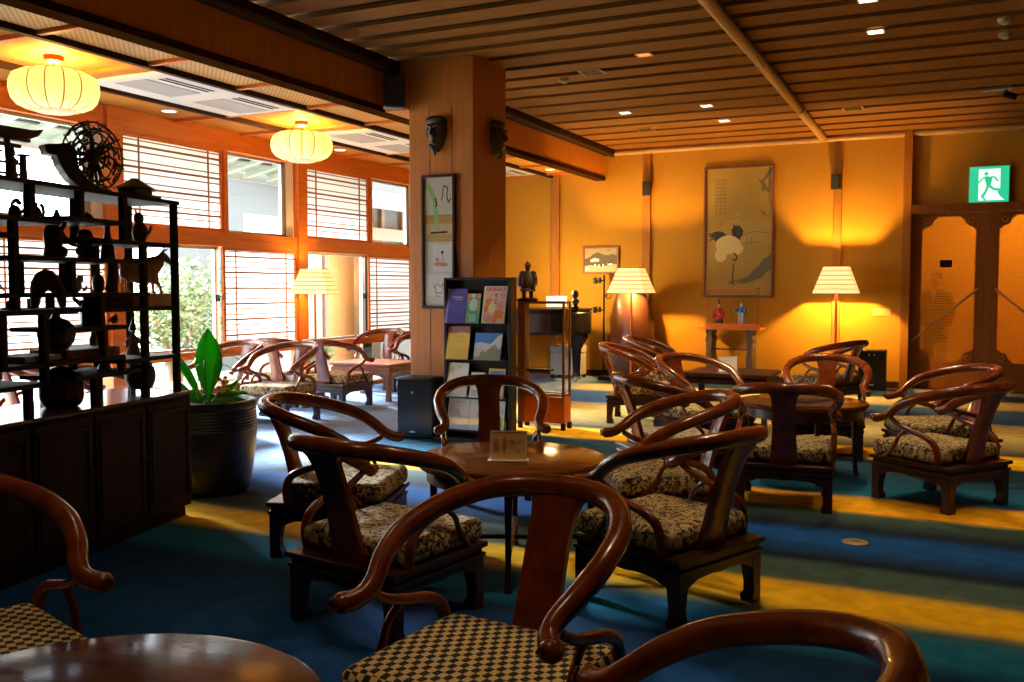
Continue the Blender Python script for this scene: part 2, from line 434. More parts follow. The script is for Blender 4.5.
# ------------------------------------------------------------------ window wall
m = MB(); m.box(XW - 0.12, XW, YN, 3.41, 0, ZL + 0.1)
struct(m.build('wall_left', M_WALL, smooth=False), 'ochre wall beside the windows', 'wall')
m = MB(); m.box(XW - 0.12, XW, 11.83, YB, 0, ZL + 0.1)
struct(m.build('wall_left', M_WALL, smooth=False), 'ochre wall between the windows and the back wall', 'wall')
m = MB(); m.box(XW - .12, XW + .03, 11.66, 11.83, 0, ZL)
struct(m.build('trim_13', M_CEDAR, bevel=.004), 'cedar post at the end of the windows', 'post')
Z0, Z1, Z2, Z3, Z4 = 0.56, 0.64, 1.735, 1.89, 2.76

M_LATT = mat('lattice_wood', (.30, .085, .012), .6)
def shoji(nm, y0, y1, z0, z1, x, parent, n):
    """paper screen: frame, lattice and paper in three meshes of one screen"""
    f = MB(); t = 0.035
    f.box(x - .015, x + .015, y0, y0 + t, z0, z1); f.box(x - .015, x + .015, y1 - t, y1, z0, z1)
    f.box(x - .015, x + .015, y0 + t, y1 - t, z0, z0 + t); f.box(x - .015, x + .015, y0 + t, y1 - t, z1 - t, z1)
    fr = f.build('shoji_screen', M_CEDAR, parent, smooth=False)
    w, h = y1 - y0, z1 - z0
    l = MB()
    for q in (0.17, 0.85): l.box(x - .006, x + .008, y0 + w * q - .006, y0 + w * q + .006, z0 + t, z1 - t)
    for k in range(n):
        zz = z0 + t + (h - 2 * t) * (k + 0.62) / n
        l.box(x - .006, x + .010, y0 + t, y1 - t, zz - .010, zz + .010)
        for dz in (-0.055, 0.055):
            l.box(x - .004, x + .004, y0 + t, y1 - t, zz + dz - .006, zz + dz + .006)
    l.build('lattice', M_LATT, fr, smooth=False)
    p = MB(); p.box(x - .010, x - .008, y0 + t * .5, y1 - t * .5, z0 + t * .5, z1 - t * .5)
    p.build('paper', M_SHOJI, fr, smooth=False)
def sash(y0, y1, z0, z1, x, parent, lock=True):
    f = MB(); t = 0.03
    f.box(x - .02, x + .02, y0, y0 + t, z0, z1); f.box(x - .02, x + .02, y1 - t * 2.2, y1, z0, z1)
    f.box(x - .02, x + .02, y0 + t, y1 - t, z0, z0 + t); f.box(x - .02, x + .02, y0 + t, y1 - t, z1 - t, z1)
    fr = f.build('metal_sash', M_CHROME, parent, smooth=False)
    g = MB(); g.box(x - .003, x + .003, y0 + t, y1 - t * 2.2, z0 + t, z1 - t)
    g.build('glass_pane', M_GLASS, fr, smooth=False)
    if lock:
        k = MB(); k.cbox((x + .03, y1 - .035, z0 + (z1 - z0) * .5), (.03, .03, .07)); k.tube([(x + .035, y1 - .035, z0 + (z1 - z0) * .5), (x + .075, y1 - .05, z0 + (z1 - z0) * .5 + .02)], .009, 8)
        k.build('sash_lock', M_BLACKM, fr)
for i in range(1, 4):
    a = 0.77 + 2.74 * i; b = min(a + 2.74, YB); c = a + 1.48
    m = MB(); w = 0.10
    m.box(XW - .12, XW + .03, a - .07, a + w, 0, ZL)
    if i == 3: pass
    m.box(XW - .12, XW + .015, a + w, b - (w if i < 4 else 0), Z4, ZL)
    m.box(XW - .12, XW + .03, a + w, b - (w if i < 4 else 0), Z2, Z3)
    m.box(XW - .12, XW + .03, a + w, b - (w if i < 4 else 0), Z0, Z1)
    m.box(XW - .12, XW + .02, a + w, b - (w if i < 4 else 0), 0, 0.05)
    m.box(XW - .02, XW + .01, c - .03, c + .03, Z3, Z4)
    win = m.build('window_%d' % i, M_CEDARH, smooth=False, bevel=0.004)
    struct(win, 'tall cedar framed window bay with paper screens and clear panes', 'window')
    b2 = b - (.07 if i < 4 else 0)
    if i < 4 or True:
        shoji('s', a + w, c - .03, Z3, Z4, XW - .02, win, 4)
        sash(c + .03, b2 - .13 if i < 4 else b2, Z3, Z4, XW - .085, win, False)
        sash(a + w, c - .05, Z1, Z2, XW - .085, win, True)
        if i < 4:
            shoji('s', c - .05, b2, Z1, Z2, XW - .02, win, 6)
            e = MB(); e.box(XW - .11, XW - .05, b2 - .13, b2, Z3, Z4)
            e.build('reveal_strip', M_WHITEP, win, smooth=False)
        else:
            shoji('s', c - .05, b2, Z1, Z2, XW - .02, win, 6)
        g = MB(); g.box(XW - .088, XW - .082, a + w, b2, .05, Z0)
        g.build('low_pane', M_GLASS, win, smooth=False)

# ------------------------------------------------------------------ doors at the back, with the lit passage behind them
def door(no, x0, x1, flip):
    y = YB + 0.02
    st = 0.13; gz0, gz1 = 0.37, 2.19
    m = MB()
    m.box(x0, x0 + st, y, y + .045, 0.02, DZ); m.box(x1 - st, x1, y, y + .045, 0.02, DZ)
    m.box(x0 + st, x1 - st, y, y + .045, 0.02, gz0); m.box(x0 + st, x1 - st, y, y + .045, gz1, DZ)
    d = m.build('door_%d' % no, M_DOORW, smooth=False, bevel=0.005)
    struct(d, 'wooden double door leaf with large frosted pane', 'door')
    g = MB(); g.box(x0 + st, x1 - st, y + .018, y + .026, gz0, gz1)
    g.build('frosted_pane', M_FROST, d, smooth=False)
    for sx, xx in ((1, x0 + st), (-1, x1 - st)):
        for sz, zz in ((1, gz0), (-1, gz1)):
            k = MB()
            pts = [(xx, zz), (xx + sx * .17, zz), (xx + sx * .165, zz + sz * .03), (xx + sx * .13, zz + sz * .045), (xx + sx * .115, zz + sz * .10),
                   (xx + sx * .075, zz + sz * .125), (xx + sx * .035, zz + sz * .135), (xx + sx * .02, zz + sz * .16), (xx, zz + sz * .165)]
            k.prism(pts, 'y', y - .004, y + .018)
            br = k.build('corner_bracket', M_DOORW, d, smooth=False)
            k = MB()
            ring = [(xx + sx * .055 + .032 * math.cos(t * PI / 6), y - .006, zz + sz * .055 + .032 * math.sin(t * PI / 6)) for t in range(13)]
            k.tube(ring, .007, 6)
            k.build('carved_ring', M_CEDAR, br)
    k = MB()
    if not flip: p, q = (x0 + .03, y - .035, 0.62), (x1 - .1, y - .035, 1.28)
    else: p, q = (x0 + .1, y - .035, 1.28), (x1 - .03, y - .035, 0.62)
    k.tube([p, q], .013, 8); k.tube([p, (p[0], y, p[2])], .01, 6); k.tube([q, (q[0], y, q[2])], .01, 6)
    k.build('push_bar', M_BAMBOO, d)
    return d
m = bpy.data.materials.new('frosted_glass'); m.use_nodes = True
N, L = nodes_of(m); N.clear()
o = N.new('ShaderNodeOutputMaterial'); mx = N.new('ShaderNodeMixShader'); t = N.new('ShaderNodeBsdfTransparent'); d = N.new('ShaderNodeBsdfTranslucent')
d2 = N.new('ShaderNodeBsdfDiffuse'); mx2 = N.new('ShaderNodeMixShader'); tc = N.new('ShaderNodeTexCoord'); wv = N.new('ShaderNodeTexWave')
wv.bands_direction = 'Z'; wv.inputs['Scale'].default_value = 14; wv.inputs['Distortion'].default_value = 0.5
mr = N.new('ShaderNodeMapRange'); mr.inputs['To Min'].default_value = 0.30; mr.inputs['To Max'].default_value = 0.42
t.inputs[0].default_value = (1, .85, .5, 1); d.inputs[0].default_value = (.9, .60, .18, 1); d2.inputs[0].default_value = (.7, .4, .08, 1); mx2.inputs[0].default_value = 0.35
L.new(tc.outputs['Object'], wv.inputs['Vector']); L.new(wv.outputs['Fac'], mr.inputs['Value']); L.new(mr.outputs[0], mx.inputs[0])
L.new(d.outputs[0], mx2.inputs[1]); L.new(d2.outputs[0], mx2.inputs[2])
L.new(t.outputs[0], mx.inputs[1]); L.new(mx2.outputs[0], mx.inputs[2]); L.new(mx.outputs[0], o.inputs[0])
M_FROST = m
door_1 = door(1, DX0, 0.37, False)
door_2 = door(2, 0.37, DX1, True)
k = MB(); k.box(-0.16, -0.02, YB + .008, YB + .016, 1.555, 1.645)
tag(k.build('door_sign', M_BLACK, smooth=False, bevel=.003), 'small black plate on the pane of the left door leaf', 'sign')
m = MB(); m.box(-2.2, 3.2, YB + .12, 15.6, -.1, 0)
struct(m.build('floor_passage', mat('passage_floor', (.35, .2, .07), .5), smooth=False), 'floor of the passage behind the doors', 'floor')
m = MB(); m.box(-2.2, 3.2, 15.6, 15.7, 0, 2.8); m.box(-2.3, -2.2, YB + .12, 15.7, 0, 2.8); m.box(3.2, 3.3, YB + .12, 15.7, 0, 2.8)
struct(m.build('wall_passage', mat('passage_wall', (.75, .45, .09), .8), smooth=False), 'walls of the passage behind the doors', 'wall')
m = MB(); m.box(-2.3, 3.3, YB + .12, 15.7, 2.8, 2.85)
struct(m.build('ceiling_passage', mat('passage_ceiling', (.6, .4, .15), .8), smooth=False), 'ceiling of the passage', 'ceiling')
lamp = thing('ceiling_light', 'round glowing light on the ceiling of the passage behind the doors', 'ceiling light', (0.9, 14.3, 2.8))
k = MB(); k.lathe([(.16, 0), (.17, -.03), (.12, -.07), (.02, -.085)], (0, 0, 0), 20)
k.build('light_shade', mat('passage_light', (.9, .7, .4), .5, emit=(1, .7, .35), es=6), lamp)
point_light('passage_glow', lamp, (0, 0, -.2), 85, (1, .56, .16), .12)

# ------------------------------------------------------------------ outside the windows
m = MB(); m.box(-40, XW - .12, -20, 45, -.25, -.12)
struct(m.build('ground', grain('garden_ground', (.40, .42, .30), (.62, .62, .52), (1, 1, 1), 2.5, .9), smooth=False), 'pale mossy garden ground outside', 'ground')
m = MB()
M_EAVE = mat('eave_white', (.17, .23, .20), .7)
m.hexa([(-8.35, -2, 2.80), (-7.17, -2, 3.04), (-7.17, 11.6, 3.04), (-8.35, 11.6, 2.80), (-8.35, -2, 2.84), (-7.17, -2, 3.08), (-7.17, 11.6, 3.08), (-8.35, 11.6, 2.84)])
m.mi = 1
y = -1.8
while y < 11.5:
    m.hexa([(-8.42, y, 2.72), (-7.17, y, 2.97), (-7.17, y + .09, 2.97), (-8.42, y + .09, 2.72), (-8.42, y, 2.79), (-7.17, y, 3.04), (-7.17, y + .09, 3.04), (-8.42, y + .09, 2.79)]); y += 0.42
m.box(-8.44, -8.40, -2, 11.6, 2.70, 2.86)
m.mi = 2
for x, z in ((-7.6, 2.955), (-7.95, 2.885)): m.box(x - .03, x + .03, -2, 11.6, z - .03, z)
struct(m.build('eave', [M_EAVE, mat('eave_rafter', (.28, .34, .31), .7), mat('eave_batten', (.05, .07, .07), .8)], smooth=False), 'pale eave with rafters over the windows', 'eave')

def leaf_cloud(m, c, r, n, size, seed, squash=1.0):
    q = random.Random(seed)
    for _ in range(n):
        while True:
            v = Vector((q.uniform(-1, 1), q.uniform(-1, 1), q.uniform(-1, 1)))
            if 0.25 < v.length < 1: break
        p = Vector((c[0] + v.x * r[0], c[1] + v.y * r[1], c[2] + v.z * r[2]))
        a = q.uniform(0, 2 * PI); b = q.uniform(-.6, .9)
        d = Vector((math.cos(a) * math.cos(b), math.sin(a) * math.cos(b), math.sin(b)))
        w = d.orthogonal().normalized(); w.rotate(Matrix.Rotation(q.uniform(0, PI), 3, d))
        s = size * q.uniform(.6, 1.3)
        m.mi = q.choice((0, 0, 1, 2))
        m.quad(p, p + d * s * .5 + w * s * .28, p + d * s, p + d * s * .5 - w * s * .28)
LEAFM = [mat('leaf_mid', (.20, .26, .11), .7), mat('leaf_light', (.36, .42, .24), .7), mat('leaf_dark', (.09, .13, .05), .7)]
M_BARK = mat('garden_bark', (.25, .17, .10), .9)
def bush(loc, r, n, size, seed, label, trunk=True, group=None, name='garden_bush', cat='bush'):
    t = thing(name, label, cat, (loc[0], loc[1], -.12), 0, group)
    f = MB()
    q = random.Random(seed)
    for k in range(5):
        leaf_cloud(f, (q.uniform(-.4, .4) * r[0], q.uniform(-.4, .4) * r[1], r[2] * q.uniform(.75, 1.5)), (r[0] * .6, r[1] * .6, r[2] * .55), n // 5, size, seed * 11 + k)
    f.build('foliage', LEAFM, t, smooth=False)
    s = MB()
    for k in range(4):
        a = q.uniform(0, 2 * PI)
        s.tube(spline([(0.05 * math.cos(a), .05 * math.sin(a), -.02), (.15 * math.cos(a) * r[0], .15 * math.sin(a) * r[1], r[2] * .6), (.45 * math.cos(a) * r[0], .45 * math.sin(a) * r[1], r[2] * 1.4)], 4), [.04, .038, .035, .032, .03, .026, .022, .018, .014], 6)
    s.build('stem', M_BARK, t)
bush((-10.2, 10.1, 0), (1.1, 1.1, 1.05), 3200, .095, 3, 'feathery maple seen through the clear lower pane beside the display shelf', name='garden_maple', cat='tree')
bush((-10.6, 8.4, 0), (.8, .8, .5), 1500, .09, 5, 'low rounded shrub in the garden behind the display shelf')
bush((-13.4, 10.6, 0), (1.8, 1.6, 1.25), 2600, .14, 8, 'tall leafy tree beyond the upper clear pane', name='garden_tree', cat='tree')
bush((-12.5, 8.2, 0), (1.5, 1.5, 1.0), 2200, .14, 9, 'spreading green tree farther back beyond the display shelf', name='garden_tree', cat='tree')
bush((-9.1, 12.05, 0), (.3, .3, .33), 380, .12, 12, 'small wispy shrub at the foot of the annex wall')
m = MB(); m.prism([(9.0, -.12), (9.25, -.12), (9.5, .3), (9.4, .55), (9.15, .5), (8.95, .2)], 'x', -11.6, -11.0)
tag(m.build('garden_rock', grain('garden_stone', (.35, .33, .30), (.5, .48, .44), (1, 1, 1), 4, .9, bump=.5), smooth=False, bevel=.06, seg=3), 'brown grey garden rock among the leaves', 'rock')

an = thing('annex_building', 'pale neighbouring wing with dark posts and a lit doorway outside the far pane', 'building', (-9.7, 12.4, -.12))
k = MB(); k.box(-.2, 0, 0, .55, 0, 3.3); k.box(-.2, 0, 2.3, 7, 0, 3.4); k.box(-.2, 0, 0.55, 2.3, 2.35, 3.4); k.box(-3, -2.9, 0, 7, 0, 3.3); k.box(-3, -.2, 6.9, 7, 0, 3.3); k.box(-3, -.2, -.1, 0, 0, 3.3)
k.build('wall', mat('annex_plaster', (.11, .108, .105), .9), an, smooth=False)
for yy in (0.55, 1.55, 2.3, 3.0, 3.7):
    k = MB(); k.box(-.03, .08, yy - .05, yy + .05, 0 if yy < 2 else 1.5, 3.2); k.build('post', mat('annex_post', (.20, .13, .08), .7), an, smooth=False)
k = MB(); k.hexa([(.9, -.6, 2.75), (.9, 7.5, 2.75), (-3.4, 7.5, 4.3), (-3.4, -.6, 4.3), (.9, -.6, 2.9), (.9, 7.5, 2.9), (-3.4, 7.5, 4.45), (-3.4, -.6, 4.45)])
k.build('roof', mat('annex_roof', (.09, .095, .10), .7), an, smooth=False)
k = MB(); k.hexa([(1.0, 2.4, 1.45), (1.0, 7, 1.45), (0, 7, 1.8), (0, 2.4, 1.8), (1.0, 2.4, 1.5), (1.0, 7, 1.5), (0, 7, 1.86), (0, 2.4, 1.86)])
k.build('lean_to_roof', mat('lean_to', (.14, .15, .17), .6), an, smooth=False)
k = MB(); k.box(0, .25, .2, 6.9, 2.28, 2.5); k.build('lintel', mat('annex_post', (.20, .13, .08), .7), an, smooth=False)
k = MB(); k.box(0, .02, -.1, .62, 0, 2.28); k.build('white_panel', mat('annex_white', (.6, .59, .57), .9), an, smooth=False)
k = MB(); k.box(-.9, -.86, .2, 2.9, 0, 2.4); k.build('inner_screen', mat('annex_screen', (.55, .30, .13), .8), an, smooth=False)
k = MB(); k.box(-.85, -.80, 1.0, 1.75, .35, 1.1); k.build('inner_cabinet', mat('annex_cabinet', (.16, .10, .07), .6), an, smooth=False)
k = MB(); k.lathe([(.02, 0), (.10, .02), (.10, .2), (.02, .22)], (-.7, 1.05, 1.25), 14)
k.build('inner_lamp', mat('annex_lamp', (1, .8, .5), .5, emit=(1, .6, .25), es=8), an)
point_light('annex_glow', an, (-.45, 1.35, 1.6), 90, (1, .6, .25), .1)
w = MB(); w.box(-9.15, -9.0, 11.25, 11.32, -.12, 1.9); w.box(-9.6, -9.55, 10.9, 12.2, -.12, 2.4)
tag(w.build('garden_fence', mat('fence_white', (.75, .74, .72), .7), smooth=False), 'white screen fence outside between garden and annex', 'fence', kind=None)

# ------------------------------------------------------------------ horseshoe armchairs
def arm_side(s):
    return [(0, -.372, .728, .034), (s * .125, -.350, .724, .034), (s * .220, -.278, .708, .033), (s * .285, -.155, .676, .032), (s * .305, -.02, .635, .031),
            (s * .292, .075, .588, .029), (s * .270, .135, .548, .027), (s * .268, .175, .523, .026), (s * .284, .205, .510, .027), (s * .300, .222, .506, .028)]
def make_chair(label, cmat, group):
    t = thing('horseshoe_armchair', label, 'armchair', (0, 0, 0), 0, group)
    # crest rail: one bent rail from tip to tip
    L_ = spline(arm_side(-1), 5)[::-1]; R_ = spline(arm_side(1), 5)[1:]
    P = L_ + R_
    b = MB(); b.tube([p[:3] for p in P], [p[3] for p in P], 12)
    for s in (-1, 1):
        b.ball((s * .300, .224, .506), (.030, .028, .028), 12, 8)
        sp = [(s * .300 + .020 * (1 - k / 16) * math.cos(k * .8), .224 + .029, .506 + .020 * (1 - k / 16) * math.sin(k * .8)) for k in range(15)]
        b.tube(sp, .0045, 5)
    b.build('crest_rail', M_LACQ, t)
    # back splat: a curved tapering board
    path = spline([(-.215, .27, .082), (-.236, .36, .074), (-.268, .48, .066), (-.310, .60, .066), (-.345, .675, .074), (-.360, .705, .095), (-.366, .735, .125)], 4)
    b = MB(); rg = []
    for i, (y, z, w) in enumerate(path):
        j = min(i + 1, len(path) - 1); k = max(i - 1, 0)
        ty, tz = path[j][0] - path[k][0], path[j][1] - path[k][1]; q = math.hypot(ty, tz); ny, nz = -tz / q * .011, ty / q * .011
        rg.append([(-w, y - ny, z - nz), (-w + .012, y - ny * 1.5, z - nz * 1.5), (w - .012, y - ny * 1.5, z - nz * 1.5), (w, y - ny, z - nz), (w, y + ny, z + nz), (w - .012, y + ny * 1.5, z + nz * 1.5), (-w + .012, y + ny * 1.5, z + nz * 1.5), (-w, y + ny, z + nz)])
    b.rings(rg); b.build('back_splat', M_LACQ, t, ang=25)
    # seat frame: lipped top, waist, apron with cusped lower edge
    b = MB()
    b.box(-.285, .285, -.285, .285, .250, .272); b.box(-.268, .268, -.268, .268, .226, .250); b.box(-.279, .279, -.279, .279, .212, .228)
    for s in (-1, 1):
        pts = [(-.23, .213), (.23, .213), (.23, .150), (.20, .158), (.15, .178), (.06, .184), (0, .178), (-.06, .184), (-.15, .178), (-.20, .158), (-.23, .150)]
        b.prism(pts, 'y', s * .262 - .009, s * .262 + .009); b.prism(pts, 'x', s * .262 - .009, s * .262 + .009)
    b.build('seat_frame', M_DARKW2, t, smooth=False, bevel=.004)
    for sx in (-1, 1):
        for sy in (-1, 1):
            b = MB(); rg = []
            for z, w, o in ((.214, .066, 0), (.16, .062, 0), (.08, .052, 0), (.045, .053, 0), (.03, .062, 0), (.0, .060, 0)):
                x1, y1 = sx * .273, sy * .273
                x0, y0 = sx * (.273 - w), sy * (.273 - w)
                rg.append([(x1, y1, z), (x0, y1, z), (x0, y0, z), (x1, y0, z)])
            b.rings(rg); b.build('leg', M_DARKW2, t, smooth=False, bevel=.005)
    b = MB(); b.box(-.272, .272, -.212, .285, .273, .368)
    b.mi = 0
    b.build('cushion', cmat, t, bevel=.034, seg=4)
    for s in (-1, 1):
        b = MB()
        p = spline([(s * .262, -.18, .262, .021), (s * .272, -.185, .335, .020), (s * .276, -.162, .395, .019), (s * .278, -.10, .430, .018), (s * .276, -.01, .452, .016), (s * .274, .075, .477, .015), (s * .272, .14, .512, .014)], 5)
        b.tube([q[:3] for q in p], [q[3] for q in p], 10, 1.0)
        b.build('arm_support', M_LACQ, t)
        b = MB(); p = spline([(s * .276, .015, .458), (s * .279, .07, .415), (s * .276, .10, .36), (s * .272, .135, .315), (s * .268, .185, .268)], 4)
        b.tube(p, .0115, 8); b.build('arm_brace', M_LACQ, t)
    return t
M_DARKW2 = grain('seat_frame_wood', (0.022, 0.005, 0.002), (0.045, 0.011, 0.004), (4, 4, 1), 5.0, 0.35, 0.15, spec=.35)

G_MID, G_FAR, G_WIN, G_FRONT, G_BACK = 'armchairs around the near round table', 'armchairs around the middle round table', 'armchairs by the windows', 'armchairs of the front table', 'armchairs by the back wall'
check = make_chair('glossy armchair with checked cushion, its wide back splat towards the menu card', M_CHECK, G_FRONT)
check.location = (-1.05, 2.09, 0); check.rotation_euler = (0, 0, R(174))
dup(check, (-2.36, 1.54, 0), R(-108), 'armchair with checked cushion cut by the picture edge in front of the dark shelf cabinet', G_FRONT)
dup(check, (-0.42, 1.44, 0), R(91), 'dark armchair of which only the bent rail rises above the bottom edge', G_FRONT)
spot = make_chair("armchair seen from behind, its splat leaning left, just beyond the checked chair", M_SPOT, G_MID)
spot.location = (-2.01, 3.09, 0); spot.rotation_euler = (0, 0, R(-9))
CH = [
    (-2.77, 3.83, -72, 'armchair in front of the big dark planter, its back to the planter', G_MID),
    (-2.42, 4.82, 209, 'armchair standing before the brochure rack, facing the menu card table', G_MID),
    (-1.05, 3.73, 67, 'dark armchair with its back to the yellow stripe, facing the menu card table', G_MID),
    (-1.35, 4.66, 122, 'armchair directly behind the dark middle chair, its rail running parallel to it', G_MID),
    (-0.90, 5.78, 7, 'armchair seen squarely from behind in front of the middle round table', G_FAR),
    (-0.05, 6.18, 54, 'armchair standing free on the orange stripe, nearer of the pair before the doors', G_FAR),
    (-0.06, 7.18, 122, 'armchair before the doors, farther of the pair', G_FAR),
    (-0.88, 7.61, 186, 'armchair facing forward behind the middle round table with the folded box', G_FAR),
    (-1.62, 5.84, -50, 'armchair facing right behind the pair of middle chairs, its seat side reddish', G_FAR),
    (-1.79, 7.32, 236, 'armchair with round crest in front of the dark back table with the white card', G_FAR),
    (-2.75, 8.70, -80, 'armchair seen edge-on in front of the brown boulder, nearer to the camera', G_BACK),
    (-2.95, 10.05, -84, 'armchair right beside the brown boulder under the floor lamp, farther of two', G_BACK),
    (-1.18, 10.35, 63, 'armchair next to the black box at the foot of the back wall', G_BACK),
    (-6.06, 8.33, -1, 'armchair in front of the red square table, seen from behind', G_WIN),
    (-6.68, 8.30, 2, 'armchair by the window seen from behind, left of the one before the red square table', G_WIN),
    (-5.90, 7.18, 181, 'armchair facing forward between the planter and the red square table by the pillar', G_WIN),
    (-6.56, 7.16, 181, 'armchair at the window directly behind the plant in the planter', G_WIN),
    (-6.74, 10.14, 185, 'armchair behind the red square table, facing the room', G_WIN),
    (-6.04, 10.05, 180, 'armchair half hidden by the pillar, at the far side of the red square table', G_WIN),
    (-5.80, 5.02, 0, 'armchair seen through the shelf beside the end post, its arm reaching past the post', G_WIN),
    (-6.46, 5.0, -1, 'armchair by the window seen through the shelf above the dark square jar', G_WIN),
    (-5.84, 3.72, 180, 'armchair seen through the left end of the display shelf', G_WIN),
    (-6.48, 3.78, 181, 'armchair by the window at the far left, seen through the shelf under the long board', G_WIN),
]
for x, y, a, lab, g in CH: dup(spot, (x, y, 0), R(a), lab, g)

# ------------------------------------------------------------------ tables
def round_table(x, y, r, h, label, rot=0.4):
    t = thing('round_table', label, 'table', (x, y, 0), rot)
    top_wood = M_TABLE
    b = MB(); b.lathe([(r - .03, h - .036), (r - .006, h - .034), (r, h - .024), (r, h - .012), (r - .006, h - .002), (r - .014, h), (.01, h)], (0, 0, 0), 56)
    b.build('tabletop', M_TABLE, t)
    b = MB(); b.lathe([(r - .06, h - .10), (r - .045, h - .10), (r - .045, h - .036), (r - .06, h - .036)], (0, 0, 0), 48, False)
    b.build('apron', M_DARKW2, t)
    for k in range(4):
        a = k * PI / 2; q = r - .075; b = MB(); rg = []
        for z, w, o in ((h - .04, .026, 0), (h * .6, .021, .0), (h * .25, .018, .004), (.03, .021, .012), (0, .024, .016)):
            cx, cy2 = (q + o) * math.cos(a), (q + o) * math.sin(a)
            rg.append([(cx + w * math.cos(a + PI / 4 + j * PI / 2), cy2 + w * math.sin(a + PI / 4 + j * PI / 2), z) for j in range(4)])
        b.rings(rg); b.build('leg', M_DARKW2, t, smooth=False, bevel=.003)
    b = MB()
    for k in range(2):
        a = k * PI / 2; q = r - .08
        b.tube([(-q * math.cos(a), -q * math.sin(a), .14 + k * .001), (q * math.cos(a), q * math.sin(a), .14 + k * .001)], .012, 8)
    b.build('stretcher', M_DARKW2, t)
    return t
round_table(-1.83, 3.86, .44, .52, 'round dark lacquered table carrying the tan menu card, in the middle of the room')
round_table(-1.40, 1.13, .45, .52, 'round brown lacquered table cut off at the bottom edge of the picture', 0.2)
round_table(-.92, 6.64, .43, .52, 'round table with the pale folded box, between the chairs right of centre')
def square_table(x0, x1, y0, y1, h, label, wood, rotz=0.0):
    cx, cy2 = (x0 + x1) / 2, (y0 + y1) / 2; a, b2 = (x1 - x0) / 2, (y1 - y0) / 2
    t = thing('square_table', label, 'table', (cx, cy2, 0), rotz)
    b = MB(); b.box(-a, a, -b2, b2, h - .032, h); b.build('tabletop', wood, t, smooth=False, bevel=.006)
    b = MB(); b.box(-a + .03, a - .03, -b2 + .03, b2 - .03, h - .05, h - .032); b.box(-a + .015, a - .015, -b2 + .015, b2 - .015, h - .10, h - .05)
    b.build('apron', wood, t, smooth=False, bevel=.004)
    for sx in (-1, 1):
        for sy in (-1, 1):
            b = MB(); rg = []
            for z, w in ((h - .10, .06), (.1, .048), (.03, .058), (0, .056)):
                x_, y_ = sx * (a - .015), sy * (b2 - .015)
                rg.append([(x_, y_, z), (x_ - sx * w, y_, z), (x_ - sx * w, y_ - sy * w, z), (x_, y_ - sy * w, z)])
            b.rings(rg); b.build('leg', wood, t, smooth=False, bevel=.004)
    return t
square_table(-6.58, -5.74, 8.88, 9.55, .43, 'low red-brown square table by the window beside the pillar', M_REDW)
square_table(-6.62, -5.78, 5.75, 6.45, .43, 'low red-brown square table behind the planter and the display shelf', M_REDW)
square_table(-2.25, -1.46, 8.40, 9.05, .52, 'dark square table with the small white card, near the back wall', M_DARKW2)
M_REDL = mat('red_cloth', (.45, .012, .012), .7)

def menu_card(x, y, z, rot, w, h, label, face, ink, marks):
    t = thing('menu_card', label, 'menu card', (x, y, z), rot)
    b = MB(); b.cbox((0, 0, h / 2 + .004), (w, .003, h), 0, R(-6)); b.build('sheet', face, t, smooth=False)
    b = MB()
    for (u, v, l) in marks:
        b.cbox((u * w, -.0045 + (v * h - h / 2) * -.0 + math.sin(R(6)) * (v - .5) * h, v * h + .004), (l * w, .0012, h * .022), 0, R(-6))
    b.build('print', ink, t, smooth=False)
    b = MB(); tt = .006
    for c, d in (((-w / 2 - .003, 0, h / 2), (tt, .007, h + .01)), ((w / 2 + .003, 0, h / 2), (tt, .007, h + .01)), ((0, math.sin(R(6)) * h / 2, h + .006), (w + .012, .006, tt))):
        b.cbox(c, d, 0, R(-6))
    b.cbox((0, -.0, .002), (w + .03, .07, .004))
    b.build('acrylic_stand', mat('acrylic', (.75, .72, .68), .15), t, smooth=False)
    return t
q = random.Random(4)
marks = [(-.36 + .03 * q.random(), .72 - .08 * k, .10 + .08 * q.random()) for k in range(6)] + [(-.10, .80 - .07 * k, .06 + .05 * q.random()) for k in range(9)] + [(.10, .70, .14), (.16, .66, .09), (.33, .69, .10), (.28, .30, .12), (.12, .5, .1)]
menu_card(-1.80, 3.76, .52, R(22), .155, .125, 'tan printed menu card in a clear stand on the near round table', mat('tan_paper', (.80, .48, .21), .7), mat('brown_ink', (.22, .11, .05), .8), marks)
menu_card(-1.87, 8.62, .52, R(10), .155, .135, 'small white card standing on the dark square table near the back wall', mat('cream_paper', (.95, .88, .82), .7), mat('grey_ink', (.45, .36, .32), .8), [(-.05, .75, .2), (-.15, .6, .05), (-.15, .5, .05), (.05, .45, .06), (.12, .6, .05), (.12, .4, .05), (-.15, .35, .05)])
t = thing('folded_box', 'pale pink folded card box on the middle round table, seen past the chair back', 'box', (-.86, 6.36, .52), R(14))
b = MB(); b.box(-.155, .155, -.05, .05, 0, .135); b.build('body', mat('pink_card', (.78, .58, .48), .6), t, smooth=False, bevel=.004)
b = MB(); b.box(-.155, .155, -.056, -.050, .050, .056); b.tube([(-.12, -.056, .056), (0, -.06, .040), (.12, -.056, .056)], .004, 6); b.box(-.157, -.150, -.052, -.048, 0, .135); b.box(.150, .157, -.052, -.048, 0, .135)
b.build('band', mat('box_gold', (.70, .45, .12), .5), t, smooth=False)
t = thing('floor_cushion', 'red cushion lying on the floor under the dark square table', 'cushion', (-1.95, 8.75, 0), .1)
b = MB(); b.box(-.3, .3, -.28, .28, 0, .16); b.build('pad', M_REDL, t, bevel=.06, seg=4)
b = MB(); b.tube([(-.24, -.285, .08), (.24, -.285, .08)], .008, 6); b.build('piping', M_REDL, t)

